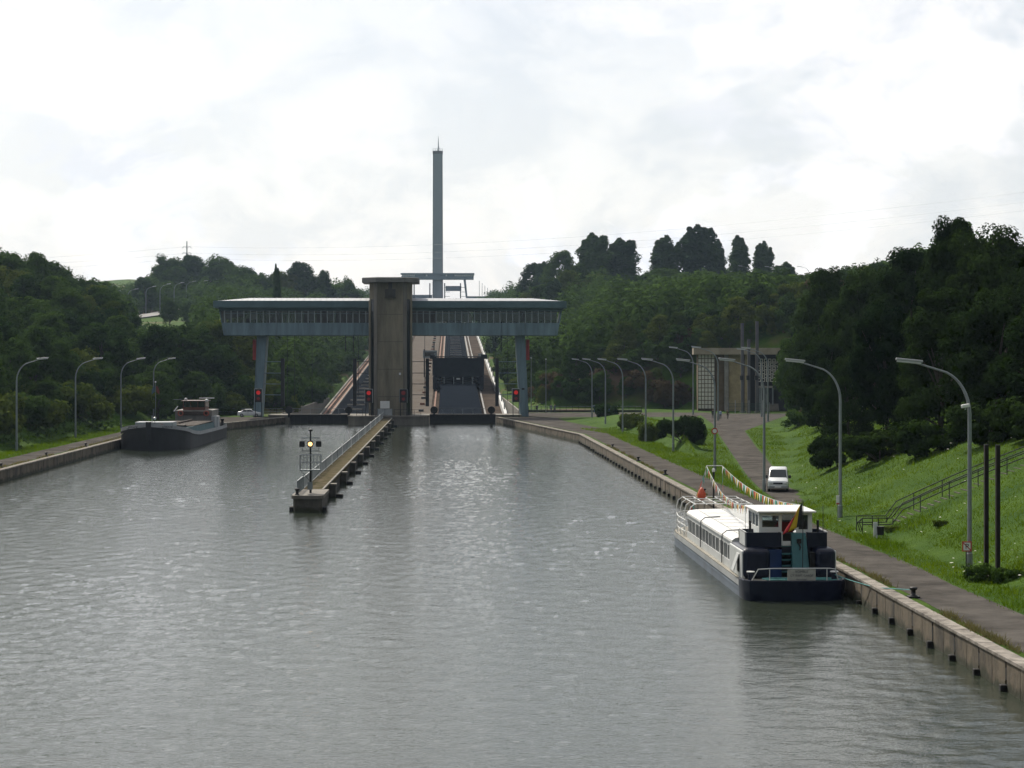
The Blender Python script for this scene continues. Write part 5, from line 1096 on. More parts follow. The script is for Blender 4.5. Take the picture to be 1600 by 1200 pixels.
for s in (-1, 1):
    for a, b, c, d in ((-1.35, -.45, -1.0, -.45), (-.38, .80, -.38, .25)):
        o_ = .815; m_ = MB(); m_.hexa([(a, s*o_, .98), (b, s*o_, .98), (b, s*(o_+.03), .98), (a, s*(o_+.03), .98), (c, s*(o_-.17), 1.36), (d, s*(o_-.17), 1.36), (d, s*(o_-.14), 1.36), (c, s*(o_-.14), 1.36)]); m_.build('side_window', M_glass_d, K)
    for x in (-1.35, 1.35):
        t_ = MB().tube([(x, s * .62, .31), (x, s * .86, .31)], .31, 16).build('wheel', M_tyre, K); MB().tube([(x, s * .86, .31), (x, s * .88, .31)], .19, 12).build('rim', M_galv_l, t_)
    MB().box(-.42, .0, s * .84 - .01, s * .84 + .02, .78, .82).build('door_handle', M_galv, K); MB().box(2.05, 2.14, s * .55 - .15, s * .55 + .15, .58, .70).build('headlight', M_lens, K)
MB().hexa([(.38,-.6,1.36),(.38,.6,1.36),(.42,.6,1.36),(.42,-.6,1.36),(.9,-.68,1.08),(.9,.68,1.08),(.94,.68,1.08),(.94,-.68,1.08)]).build('windscreen', M_glass_d, K)

# ------------------------------------------------------------------ stairs up the grassy bank with handrails, waste bin
SX, SYY = 23.6, 124.5
ST = thing('bank_stairs', 'concrete stairs with dark tube handrails climbing the grassy right bank', 'stairs', (SX, SYY, QZ), R(2))
def sz(x): return height(SX + x, SYY + .3) - QZ
for k in range(34):
    x = .3 + k * .42; z = sz(x + .2); MB().box(x, x + .40, 0, 1.5, z - .3, z - .04).build('step', mat('stained_concrete', (.105, .095, .08)), ST)
for y in (-.12, 1.62):
    for dz in (.95, .55):
        MB().tube([(-2.0, y, dz), (-.2, y, dz)] + [(x, y, sz(x) + dz + .1) for x in (.5, 2, 4, 6, 8, 10, 12, 14.5)], .035, 6).build('handrail', M_black, ST)
    for x in (-2.0, -1.0, -.1, 1.6, 3.4, 5.2, 7, 8.8, 10.6, 12.4, 14.2): MB().tube([(x, y, (sz(x) if x > 0 else 0) - .1), (x, y, (sz(x) + .1 if x > 0 else 0) + .95)], .03, 6).build('rail_post', M_black, ST)
for k in range(2): MB().tube([(-2.0 - .12 * k, -.12, .1), (-2.2 - .12 * k, -.12, .7), (-2.0, -.12, .95)], .03, 6).build('rail_end', M_black, ST)
t = thing('waste_bin', 'dark waste bin on a pale post at the foot of the stairs', 'bin', (xat(1366, 121), 120.6, QZ + .02))
MB().box(-.12, .12, -.04, .04, 0, .98).build('post', M_lens, t); MB().lathe([(.17, .22), (.2, .25), (.23, .72), (.2, .74)], 12, (.3, -.05, 0)).build('bucket', M_black, t); MB().box(.05, .14, -.03, .03, .5, .6).build('bracket', M_black, t)

# ------------------------------------------------------------------ people, far off
def cloth_mat(name, shirt, legs):
    m = bpy.data.materials.new(name); m.use_nodes = True; t = m.node_tree; b = t.nodes['Principled BSDF']; b.inputs['Roughness'].default_value = .9
    co = t.nodes.new('ShaderNodeTexCoord'); sp = t.nodes.new('ShaderNodeSeparateXYZ'); t.links.new(co.outputs['Object'], sp.inputs[0])
    mr_ = t.nodes.new('ShaderNodeMath'); mr_.operation = 'DIVIDE'; mr_.inputs[1].default_value = 2.0; t.links.new(sp.outputs[2], mr_.inputs[0])
    rp = t.nodes.new('ShaderNodeValToRGB'); rp.color_ramp.interpolation = 'CONSTANT'; el = rp.color_ramp.elements
    el[0].position = 0; el[0].color = (.03, .025, .02, 1); el[1].position = .05; el[1].color = (*legs, 1)
    e = el.new(.47); e.color = (*shirt, 1); e = el.new(.735); e.color = (.42, .27, .2, 1); e = el.new(.83); e.color = (.05, .035, .025, 1)
    t.links.new(mr_.outputs[0], rp.inputs[0]); t.links.new(rp.outputs[0], b.inputs['Base Color']); return m
def person(px, Y, label, shirt, legs, rz, stride=.22, scale=1.0):
    J = {'pel': (0,0,.93,.16,.12), 'che': (0,.01,1.28,.19,.12), 'nec': (0,.01,1.48,.06,.06), 'hea': (0,.03,1.60,.085,.10), 'top': (0,.02,1.73,.07,.08)}
    for s, n in ((-1, 'l'), (1, 'r')):
        st = stride * s
        J[n+'hip'] = (s*.10, 0, .88, .10, .10); J[n+'kne'] = (s*.10, st * .6 + .03, .48, .065, .065); J[n+'ank'] = (s*.10, st, .09, .045, .045); J[n+'toe'] = (s*.11, st + .17, .04, .04, .03)
        J[n+'sho'] = (s*.20, 0, 1.40, .07, .07); J[n+'elb'] = (s*.26, -st * .4, 1.12, .05, .05); J[n+'wri'] = (s*.25, -st * .9 + .08, .87, .035, .035); J[n+'han'] = (s*.25, -st * .95 + .12, .78, .035, .025)
    E = [('pel','che'),('che','nec'),('nec','hea'),('hea','top')]
    for n in 'lr': E += [('pel',n+'hip'),(n+'hip',n+'kne'),(n+'kne',n+'ank'),(n+'ank',n+'toe'),('che',n+'sho'),(n+'sho',n+'elb'),(n+'elb',n+'wri'),(n+'wri',n+'han')]
    ks = list(J); me = bpy.data.meshes.new('person'); me.from_pydata([J[k][:3] for k in ks], [(ks.index(a), ks.index(b)) for a, b in E], [])
    o = bpy.data.objects.new('person', me); COL.objects.link(o); md = o.modifiers.new('skin', 'SKIN'); md.use_smooth_shade = True
    for i, k in enumerate(ks): me.skin_vertices[0].data[i].radius = J[k][3:]; me.skin_vertices[0].data[i].use_root = (k == 'pel')
    o.modifiers.new('sub', 'SUBSURF').levels = 1; o.modifiers['sub'].render_levels = 1
    me.materials.append(cloth_mat('clothes', shirt, legs)); o.location = (xat(px, Y), Y, height(xat(px, Y), Y) + .02); o.rotation_euler.z = rz; o.scale = (scale,) * 3
    return tag(o, label, 'person', 'people near the gantry and building')
person(1125.5, 355, 'person in light blue top and dark trousers walking on the access road', (.28, .36, .5), (.03, .035, .06), R(170))
person(1137, 357, 'person in brown-green jacket walking beside the one in blue', (.10, .08, .045), (.06, .05, .04), R(185))
person(1114, 358, 'person in dark clothes walking behind a lamp pole near the building', (.03, .03, .035), (.03, .03, .03), R(160))
person(839, 398, 'person in dark clothes with pale hat at the railing nearest the gantry leg', (.05, .05, .055), (.03, .03, .03), R(150), .1)
person(861, 399, 'person in grey-blue jacket standing at the railing behind the apron road', (.16, .19, .25), (.05, .05, .06), R(200), .08)
person(867, 400, 'person in dark blue standing close beside the grey-blue one at the railing', (.07, .085, .14), (.04, .04, .05), R(120), .08)

# ------------------------------------------------------------------ trees
def leaf_quads(pts, nrm, size, rng):
    """one small pointed leaf-clump face at each point"""
    n = len(pts); nrm = nrm / np.linalg.norm(nrm, axis=1, keepdims=True)
    r = rng.normal(size=(n, 3)); a = np.cross(nrm, r); a /= np.linalg.norm(a, axis=1, keepdims=True) + 1e-9; b = np.cross(nrm, a)
    s = size * rng.uniform(.6, 1.35, (n, 1)); a = a * s * .62; b = b * s * .36; bend = nrm * s * .14
    v = np.stack([pts - a, pts - b + bend, pts + a, pts + b + bend], 1).reshape(-1, 3)
    return v, np.arange(4 * n).reshape(-1, 4)
def crown_points(kind, h, r, n, rng):
    """points and normals of a crown of height h, radius r, whose base is at z=0: clumps round an uneven volume"""
    P, N = [], []
    if kind == 'round':
        nc_ = 100; cl = []
        while len(cl) < nc_:
            u = rng.normal(size=3); u /= np.linalg.norm(u); k = rng.uniform(.35, 1.0) ** .5
            p = u * k * np.array([r, r, h * .5]) * rng.uniform(.8, 1.08); p[2] = p[2] + h * .5
            if p[2] > h * .5: p[:2] *= .92
            cl.append((p, rng.uniform(.16, .34) * r))
    elif kind == 'poplar':
        nc_ = 140; cl = []; lead = [(rng.uniform(.2, .62) * r, rng.uniform(0, 6.28), rng.uniform(.80, .99)) for _ in range(6)] + [(0, 0, 1.0)]
        for i in range(nc_):
            lr, la, lh = lead[i % 7]; z = rng.uniform(.03, 1.0) ** .85; w = r * .38 * max(.14, math.sin(math.pi * min(1, .16 + z * .78))) ; a = rng.uniform(0, 6.28); k = rng.uniform(.1, 1) ** .5
            sp_ = .45 + .75 * z; cl.append((np.array([lr * sp_ * math.cos(la) + w * k * math.cos(a), lr * sp_ * math.sin(la) + w * k * math.sin(a), z * h * lh]), r * rng.uniform(.11, .22)))
    elif kind == 'shrub':
        nc_ = 34; cl = []
        for i in range(nc_):
            a = rng.uniform(0, 6.28); k = rng.uniform(0, 1) ** .5; z = rng.uniform(.08, .92) * (1 - .35 * k); cl.append((np.array([r * k * math.cos(a), r * k * math.sin(a), z * h]), r * rng.uniform(.2, .4)))
    else:                                      # layered, spreading, ragged
        nc_ = 110; cl = []
        for i in range(nc_):
            z = rng.uniform(.05, 1.0); w = r * (1.0 - .75 * (abs(z - .35) / .65) ** 1.4); a = rng.uniform(0, 6.28); k = rng.uniform(.3, 1.1) ** .6
            cl.append((np.array([w * k * math.cos(a), w * k * math.sin(a), z * h]), r * rng.uniform(.16, .34)))
    if kind == 'poplar':                       # leaves fill upright spindles round each leader: a feathery, streaked column
        L = np.array(lead); i = rng.integers(0, len(lead), n); z = rng.uniform(.02, 1, n) ** .9; lr, la, lh = L[i, 0], L[i, 1], L[i, 2]
        w = r * .46 * np.sin(np.pi * np.clip(.13 + z * .85, 0, 1)) ** .7 * (1 + .35 * np.sin(z * 23 + i * 2.1)); a = rng.uniform(0, 6.28, n); k = rng.uniform(0, 1, n) ** .42; sp_ = .45 + .75 * z
        P = np.stack([lr * sp_ * np.cos(la) + w * k * np.cos(a), lr * sp_ * np.sin(la) + w * k * np.sin(a), z * h * lh], 1)
        return P, np.stack([np.cos(a), np.sin(a), rng.normal(size=n) * .4 + .2], 1) + rng.normal(size=(n, 3)) * .5, cl
    per = n // nc_
    for c, cr in cl:
        u = rng.normal(size=(per, 3)); u /= np.linalg.norm(u, axis=1, keepdims=True); k = rng.uniform(.25, 1.0, (per, 1)) ** .45
        u2 = u * np.array([1, 1, .72 if kind != 'poplar' else 1.9]); P.append(c + u2 * k * cr); out = c - np.array([0, 0, h * .45]); out = out / (np.linalg.norm(out) + 1e-6)
        N.append(u * .8 + out * .35 + rng.normal(size=(per, 3)) * .45 + np.array([0, 0, .35]))
    return np.concatenate(P), np.concatenate(N), cl
PROTO = {}
def make_tree(key, name, kind, h, r, trunk_h, n, leaf, m, seed, cat='tree', part_names=('crown', 'trunk')):
    rng = np.random.default_rng(seed); t = thing(name, 'tree', cat)
    P, N, cl = crown_points(kind, h - trunk_h, r, n, rng); P[:, 2] += trunk_h
    v, q = leaf_quads(P, N, leaf, rng); np_mesh(part_names[0], v, q, m, t)
    tk = MB(); top = trunk_h + (h - trunk_h) * (.8 if kind == 'poplar' else .55); r0 = .022 * h + .05
    if kind != 'shrub':
        bend = [(.03 * h * math.sin(k * .9 + seed) * k / 6, .03 * h * math.cos(k * 1.1 + seed) * k / 6, -.6 + (top + .6) * k / 6) for k in range(7)]
        tk.tube(bend, [r0 * (1.25 if k == 0 else 1 - .13 * k) for k in range(7)], 7)
    for c, cr in cl[:(9 if kind != 'shrub' else 7)]:
        z0 = min(top * .95, max(trunk_h * .8, c[2] * .5 + trunk_h * .4)) if kind != 'shrub' else 0; c2 = Vector(c) + Vector((0, 0, trunk_h)); b0 = Vector((0, 0, z0))
        tk.tube([b0, b0.lerp(c2, .5) + Vector((0, 0, .1 * h * .3)), c2], [r0 * .42, r0 * .26, r0 * .08], 5)
    tk.build(part_names[1], M_bark, t)
    index_kids(t); PROTO[key] = [t, False, h, r]; return t
LAND = [(-20, 'at the left frame edge'), (26, 'behind the leftmost lamp post'), (72, 'between the two leftmost lamps'), (118, 'behind the second left lamp post'), (153, 'between second and third left lamps'), (189, 'behind the third left lamp post'), (215, 'left of the fourth left lamp post'), (245, 'behind the fourth left lamp post'), (280, 'left of the barge wheelhouse'), (310, 'above the barge wheelhouse'), (340, 'right of the barge wheelhouse'), (372, 'left of the parked car'), (408, 'behind the left gantry leg'), (432, 'just right of the left gantry leg'), (452, 'at the left guide column'), (480, 'left side of the left bay'), (510, 'middle of the left bay'), (540, 'right side of the left bay'), (580, 'just left of the control tower'), (640, 'just right of the control tower'),
        (770, 'at the incline parapet'), (800, 'left of the right gantry leg'), (822, 'behind the right gantry leg'), (845, 'behind the thin masts by the gantry'), (875, 'between thin masts and far lamps'), (905, 'at the head of the farthest lamp'), (928, 'behind the farthest towpath lamp'), (950, 'behind the second farthest towpath lamp'), (975, 'behind the third farthest towpath lamp'), (1009, 'behind the fourth farthest towpath lamp'), (1050, 'behind the lamp at the round bush'), (1083, 'just left of the machine building'), (1110, 'above the building screen wall'), (1140, 'above the brick building front'), (1165, 'behind the three steel posts'), (1200, 'above the building lattice'), (1232, 'at the right end of the building'), (1265, 'right of the building'), (1313, 'behind the lamp at the stairs'), (1348, 'behind the thin pale mast'), (1400, 'at the head of the nearest lamp'), (1460, 'left of the nearest lamp pole'), (1515, 'behind the nearest lamp pole'), (1555, 'behind the timber posts'), (1610, 'at the right frame edge')]
TONE = {'r1': 'dark green', 'r2': 'ragged green', 'r3': 'yellowish green', 'r4': 'rounded green', 's1': 'dark green', 's4': 'deep green', 's2': 'yellowish green', 's3': 'brownish'}
def where(key, x, y, h, hill):
    px = 800 + F * x / y; py = HOR - F * (height(x, y) + h * .6 - CZ) / y
    lm = min(LAND, key=lambda a: abs(a[0] - px))[1]
    lv = 'low on the ' if py > 600 else ('lower down the ' if py > 545 else ('halfway up the ' if py > 500 else ('well up the ' if py > 460 else 'high on the ')))
    sz_ = 'shrub' if key[0] == 's' else 'tree'
    return TONE[key] + ' ' + sz_ + ' ' + lv + hill + ', ' + lm
def place(key, x, y, s, label, group, rz=None, zs=1.0, sink=.25, xs=1.0):
    pr = PROTO[key]; o = copy_tree(pr[0]) if pr[1] else pr[0]; pr[1] = True
    o.location = (x, y, height(x, y) - sink); o.scale = (s * xs, s * xs, s * zs); o.rotation_euler = (0, 0, random.uniform(0, 6.28) if rz is None else rz); o['label'] = label; o['group'] = group; return o
make_tree('r1', 'broadleaf_tree', 'round', 12, 4.4, 2.0, 11000, .40, M_leaf, 1)
make_tree('r2', 'broadleaf_tree', 'ragged', 13, 4.6, 1.6, 11000, .42, M_leaf, 2)
make_tree('r3', 'broadleaf_tree', 'ragged', 11, 4.8, 1.2, 10000, .40, M_leaf_y, 3)
make_tree('r4', 'broadleaf_tree', 'round', 10, 4.2, 1.0, 10000, .38, M_leaf, 4)
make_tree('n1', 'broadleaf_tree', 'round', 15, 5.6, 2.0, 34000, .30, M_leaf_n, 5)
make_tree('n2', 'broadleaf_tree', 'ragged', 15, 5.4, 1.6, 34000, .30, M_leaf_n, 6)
make_tree('p1', 'poplar_tree', 'poplar', 24, 4.6, 2.0, 16000, .60, M_leaf_p, 7)
make_tree('p2', 'poplar_tree', 'poplar', 22, 3.6, 2.5, 13000, .60, M_leaf_p, 8)
make_tree('s1', 'bushy_shrub', 'shrub', 4.4, 3.0, 0.2, 5000, .34, M_leaf, 9, 'shrub', ('foliage', 'stems'))
make_tree('s4', 'bushy_shrub', 'shrub', 4.4, 3.0, 0.2, 6500, .30, M_leaf_n, 19, 'shrub', ('foliage', 'stems'))  # darker leaves with the shade under the right bank trees put into their colour
make_tree('s2', 'bushy_shrub', 'shrub', 3.6, 3.0, 0.2, 5000, .34, M_leaf_y, 10, 'shrub', ('foliage', 'stems'))
make_tree('s3', 'bushy_shrub', 'shrub', 3.4, 2.8, 0.2, 4500, .32, M_leaf_b, 12, 'shrub', ('foliage', 'stems'))

def vis(x, y, z, m=40):
    px = 800 + F * x / y; py = HOR - F * (z - CZ) / y; return -m < px < 1600 + m and py < 1300, px, py
taken = []
def free(x, y, s):
    for a, b, c in taken:
        if (a - x) ** 2 + (b - y) ** 2 < ((s + c) * .5) ** 2: return False
    taken.append((x, y, s)); return True
# --- trees with a place of their own in the photograph: (key, px of trunk, distance, py of the top, width px, label, group)
def named(key, px, Y, top, wpx, label, group, rz=None):
    x = xat(px, Y); zg = height(x, Y); h = max(3.0, zat(top, Y) - zg); pr = PROTO[key]; r = wpx * Y / F / 2
    zs = h / pr[2] * 1.0; xs = r / pr[3]; o = place(key, x, Y, 1.0, label, group, rz); o.scale = (xs, xs, zs); taken.append((x, Y, r * 1.2)); return o
g1 = 'poplars on the right hilltop'
named('p1', 925, 800, 363, 74, 'poplar at the left of the twin-topped dark clump on the right skyline', g1)
named('p1', 968, 805, 371, 76, 'poplar at the right of the twin-topped dark clump on the right skyline', g1)
named('p2', 1042, 800, 367, 62, 'leftmost poplar of the skyline row right of the gap', g1)
named('p1', 1090, 800, 350, 76, 'tallest poplar on the right skyline', g1)
named('p2', 1122, 830, 373, 42, 'slim pale poplar just right of the tallest one', g1)
named('p2', 1152, 810, 367, 54, 'broad poplar second from the end of the skyline row', g1)
named('p2', 1194, 815, 376, 42, 'last poplar of the skyline row, before the dip', g1)
named('p2', 1228, 800, 408, 46, 'low round-topped tree closing the skyline row of poplars', g1)
for px, Y, top, w, lb in ((830, 900, 413, 44, 'small pointed tree at the left foot of the right skyline'), (850, 890, 408, 50, 'tree second from the left foot of the right skyline'), (876, 850, 394, 60, 'rounded tree left of the dark skyline clump')):
    named('r2' if px != 850 else 'p1', px, Y, top, w, lb, g1)
g2 = 'trees on the left skyline'
for key, px, Y, top, w, lb in (('r1', 10, 420, 388, 90, 'tall dark tree at the left frame edge of the skyline'), ('r2', 75, 470, 408, 90, 'broad tree second from the left on the skyline'), ('r1', 110, 520, 428, 60, 'rounded tree where the left skyline drops'), ('r4', 168, 800, 438, 40, 'small tree at the low point of the left skyline'),
                               ('r2', 225, 840, 434, 44, 'pale-topped tree left of the dome-shaped clump'), ('r1', 262, 900, 398, 62, 'left tree of the dome-shaped clump below the pylon'), ('r2', 300, 930, 400, 60, 'tree of the dome-shaped clump directly below the pylon'), ('r1', 345, 920, 398, 64, 'right tree of the dome-shaped clump below the pylon'), ('r1', 385, 930, 415, 50, 'tree on the right shoulder of the dome-shaped clump'),
                               ('p2', 431, 560, 412, 25, 'slim columnar tree rising above the gantry roof'), ('r2', 470, 900, 411, 60, 'tree above the gantry roof right of the columnar one'), ('r2', 505, 900, 424, 36, 'pointed tree above the middle of the left gantry roof'), ('r1', 545, 930, 432, 30, 'tree just left of the control tower roof'), ('r4', 410, 880, 425, 40, 'tree above the left gantry roof, left of the columnar one')):
    named(key, px, Y, top, w, lb, g2)
g3 = 'big dark trees on the right bank'
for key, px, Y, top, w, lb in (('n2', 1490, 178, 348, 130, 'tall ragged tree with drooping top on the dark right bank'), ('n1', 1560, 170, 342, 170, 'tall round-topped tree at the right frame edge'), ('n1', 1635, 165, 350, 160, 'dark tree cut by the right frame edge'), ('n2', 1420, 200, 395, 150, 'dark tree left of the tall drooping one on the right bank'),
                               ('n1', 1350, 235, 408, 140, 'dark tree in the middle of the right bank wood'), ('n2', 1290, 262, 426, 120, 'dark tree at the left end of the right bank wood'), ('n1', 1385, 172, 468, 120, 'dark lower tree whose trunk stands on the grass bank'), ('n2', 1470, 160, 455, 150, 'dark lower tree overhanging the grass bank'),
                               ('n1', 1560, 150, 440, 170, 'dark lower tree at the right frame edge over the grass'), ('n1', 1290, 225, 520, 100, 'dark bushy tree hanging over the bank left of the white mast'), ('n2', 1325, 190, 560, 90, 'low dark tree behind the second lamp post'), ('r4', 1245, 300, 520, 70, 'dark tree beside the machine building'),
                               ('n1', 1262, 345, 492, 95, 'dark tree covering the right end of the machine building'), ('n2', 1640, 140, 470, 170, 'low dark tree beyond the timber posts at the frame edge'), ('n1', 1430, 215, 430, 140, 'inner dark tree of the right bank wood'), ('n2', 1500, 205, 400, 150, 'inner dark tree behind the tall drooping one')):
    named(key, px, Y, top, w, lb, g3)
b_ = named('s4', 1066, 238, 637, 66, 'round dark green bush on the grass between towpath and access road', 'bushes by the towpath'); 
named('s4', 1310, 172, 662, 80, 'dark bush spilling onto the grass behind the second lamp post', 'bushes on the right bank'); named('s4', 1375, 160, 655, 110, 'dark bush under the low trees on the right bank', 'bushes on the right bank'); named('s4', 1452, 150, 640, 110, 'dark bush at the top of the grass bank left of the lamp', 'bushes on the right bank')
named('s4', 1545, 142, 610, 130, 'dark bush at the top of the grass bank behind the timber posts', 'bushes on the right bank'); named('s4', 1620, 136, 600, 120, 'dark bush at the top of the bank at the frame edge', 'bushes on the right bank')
for px, Y, top, w, lb in ((1020, 262, 650, 40, 'scruffy low bush left of the round bush, behind the lamp posts'), (985, 300, 645, 38, 'scruffy low bush between the third and second farthest lamps of the right towpath'), (948, 345, 640, 34, 'small bush by the farthest lamps at the apron road'), (1082, 252, 655, 40, 'low bush touching the right side of the round bush'), (1252, 290, 640, 50, 'dark bush at the corner where the access road bends to the building')):
    named('s2' if px in (985, 1020) else 's1', px, Y, top, w, lb, 'bushes by the towpath')
named('r1', 265, 640, 462, 30, 'dark rounded tree standing below the pale hillside road', g2); named('r4', 300, 660, 470, 40, 'dark tree right of the one below the hillside road', g2)

# --- the belt of crowns that draws the skyline on both hills
SKY0 = [(-20, 390), (45, 398), (62, 412), (130, 441), (185, 440), (232, 438), (242, 406), (370, 404), (402, 420), (430, 432), (480, 418), (520, 432), (560, 440), (575, 446), (762, 458), (795, 446), (815, 426), (840, 412), (870, 400), (905, 424), (950, 428), (1000, 430), (1020, 432), (1060, 430), (1120, 430), (1200, 430), (1245, 430), (1290, 428), (1340, 426), (1380, 410), (1420, 400), (1470, 372)]
px = -10
while px < 1470:
    px += random.uniform(15, 26)
    if 150 < px < 236 or 572 < px < 764: continue
    lft = px < 600; Y = random.uniform(860, 940) if (lft and px > 240) else (random.uniform(430, 560) if lft else (random.uniform(700, 790) if px < 1255 else random.uniform(330, 480)))
    x = xat(px, Y); zg = height(x, Y); top = lerp_table(SKY0, px) + random.uniform(-14, 12); h = zat(top, Y) - zg
    if h < 4: continue
    key = random.choice(('r1', 'r2', 'r4', 'r2', 'r3') if Y < 650 or lft else ('r2', 'r1', 'r3', 'p2', 'r2', 'r4')); w = random.uniform(38, 66)
    if h > 17: h = 17
    named(key, px, Y, HOR - F * (zg + h - CZ) / Y, w, '', 'trees of the skyline belt')['label'] = ('feathery upright' if key == 'p2' else {'r1': 'dark rounded', 'r2': 'ragged dark', 'r3': 'yellowish', 'r4': 'low rounded'}[key]) + ' skyline tree of the ' + ('left' if lft else 'right') + ' hill, ' + min(LAND, key=lambda a: abs(a[0] - px))[1]

# --- the woods on the slopes
zones = [('left bank wood', 'leafy dark green tree of the wood behind the left towpath lamps', 'bushy shrub at the foot of the wood behind the left towpath lamps'),
         ('left hillside wood', 'leafy tree of the wood on the left hillside above the gantry bays', 'bushy shrub on the left slope beside the incline'),
         ('right hillside wood', 'leafy tree of the mixed wood on the right hillside beyond the gantry', 'bushy shrub on the right slope beside the incline'),
         ('right bank wood', 'dark tree inside the shaded wood on the right bank', 'dark bush in the shaded wood on the right bank')]
SKY = [(-60, 386), (45, 396), (62, 412), (130, 441), (232, 440), (242, 404), (370, 404), (402, 420), (430, 432), (480, 416), (560, 442), (600, 452), (760, 462), (830, 420), (880, 402), (905, 420), (960, 424), (1005, 434), (1040, 428), (1120, 426), (1200, 430), (1250, 436), (1290, 434), (1380, 414), (1470, 372), (1480, 352), (1660, 346)]
def skyline_cap(x, y): return zat(lerp_table(SKY, 800 + F * x / y) + random.uniform(-5, 20), y) - height(x, y)   # tallest that stays under the wood's outline
FACE = []                                      # the steep cut face behind apron road and building is thickly grown
for k in range(4000):
    y = random.uniform(433.5, 452); x = random.uniform(1.5, 92)
    if height(x, y) < 1.6 or (y < 437 and 34 < x < 60): continue
    if free(x, y, 3.6): FACE.append((x, y, 4.0))
    if len(FACE) > 85: break
cand = []
for tries in range(60000):
    y = 190 + 1000 * random.random() ** 1.25; x = xat(random.uniform(-35, 1635), y)
    side = x < 0.5 * (xl(y) + xr(y))
    edge = (xl(y) - lerp_table(BL, y)) - x if side else x - (xr(y) + lerp_table(BR, y))
    if edge < (-.5 if side else 1.0): continue
    if not side and y < 330 and edge < 13: continue
    if not side and 330 <= y < 432 and edge < 2: continue
    if not side and y < 190: continue
    if not side and 405 < y < 436 and x < 62: continue
    if side and 735 < y < 1010 and abs(x - lerp_table([(b, a) for a, b in Lr], y)) < 11: continue
    z = height(x, y)
    # nothing grows where it would hide the open road, the meadow and the lamps of the hillside
    px = 800 + F * x / y; py = HOR - F * (z + 6 - CZ) / y
    if not (-40 < px < 1640): continue
    if side and 195 < px < 315 and 430 < py < 520 and y < 790: continue
    if side and 185 < px < 330 and y < 800 and zat(504, y) - z < 3.2: continue
    if side and y < 335 and edge < 3.2: continue
    if edge > 110: continue
    sp = 3.4 + y * (.0062 if side else .0078)
    if edge < 3.5: sp *= .8
    if free(x, y, sp): cand.append((x, y, edge, side, sp))
    if len(cand) > 1300: break
HILL = ('left bank', 'left hill', 'right hill', 'right bank')
cand.sort(key=lambda c: c[1])
for x, y, sp in FACE: cand.insert(0, (x, y, 3.0 if random.random() < .3 else 9.0, False, sp))
nt_, ns_ = 0, 0; rest = []
for x, y, edge, side, sp in cand:
    zi = (0 if y < 400 else 1) if side else (3 if y < 400 else 2); g, lt, ls = zones[zi]
    shrub = random.random() < (.55 if edge < 6 else (.22 if side else .14)) if zi != 3 else random.random() < .15
    if side and 185 < 800 + F * x / y < 330 and y < 800 and zat(504, y) - height(x, y) < 6: shrub = False
    if shrub and ns_ < 290:
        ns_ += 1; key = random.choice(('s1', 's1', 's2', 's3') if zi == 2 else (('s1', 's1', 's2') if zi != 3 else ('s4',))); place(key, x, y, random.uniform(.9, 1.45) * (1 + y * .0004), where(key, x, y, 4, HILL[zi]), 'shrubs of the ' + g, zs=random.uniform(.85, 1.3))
    elif not shrub and nt_ < 235:
        nt_ += 1
        h = lerp_table([(190, 7.0), (300, 9), (500, 10.5), (800, 13), (1200, 14)], y) * random.uniform(.6, 1.3)
        if not side and 433 < y < 453: h *= .62
        if edge < 6: h *= .75
        h = min(h, skyline_cap(x, y))
        if h < 3: continue
        if side and 185 < 800 + F * x / y < 330 and y < 800: h = min(h, max(3, zat(504, y) - height(x, y)))
        key = random.choice(('r1', 'r2', 'r4', 'r1', 'r2') if zi in (0, 3) else ('r1', 'r2', 'r3', 'r4', 'r3', 'r2')); place(key, x, y, h / PROTO[key][2], where(key, x, y, h, HILL[zi]), 'trees of the ' + g, xs=random.uniform(.9, 1.3))
    else: rest.append((x, y, sp, shrub))
# woods too far off to be told apart, as one mass
def mass(name, label, cat, pts, m, rng, leafs):
    Vv = []; Q = []; n0 = 0
    for x, y, sp, shrub in pts:
        h = min(4.5 if shrub else random.uniform(6, 14), skyline_cap(x, y) * .95)
        if h < 2: continue
        r = sp * random.uniform(.5, .72); n = leafs
        u = rng.normal(size=(n, 3)); u /= np.linalg.norm(u, axis=1, keepdims=True); k = rng.uniform(.3, 1, (n, 1)) ** .4
        lump = 1 + .25 * np.sin(u[:, :1] * 5 + x) * np.cos(u[:, 1:2] * 4 + y); P = u * k * lump * np.array([r, r, h * .55]) + np.array([x, y, height(x, y) + h * .5])
        v_, q_ = leaf_quads(P, u + rng.normal(size=(n, 3)) * .5 + np.array([0, 0, .4]), 1.15, rng); Vv.append(v_); Q.append(q_ + n0); n0 += len(v_)
    if Vv: tag(np_mesh(name, np.concatenate(Vv), np.concatenate(Q), m), label, cat, kind='stuff')
rng = np.random.default_rng(5)
far_pts = list(rest)
for i in range(260):                           # the belt that closes the horizon behind the plateau
    y = random.uniform(1150, 1750); s = random.random() < .5
    x = C(y) + (-1 if s else 1) * random.uniform(34, 260); far_pts.append((x, y, 11, False))
mass('distant_forest', 'far hazy woodland closing the valley on both sides of the incline', 'forest', far_pts, M_leaf, rng, 520)
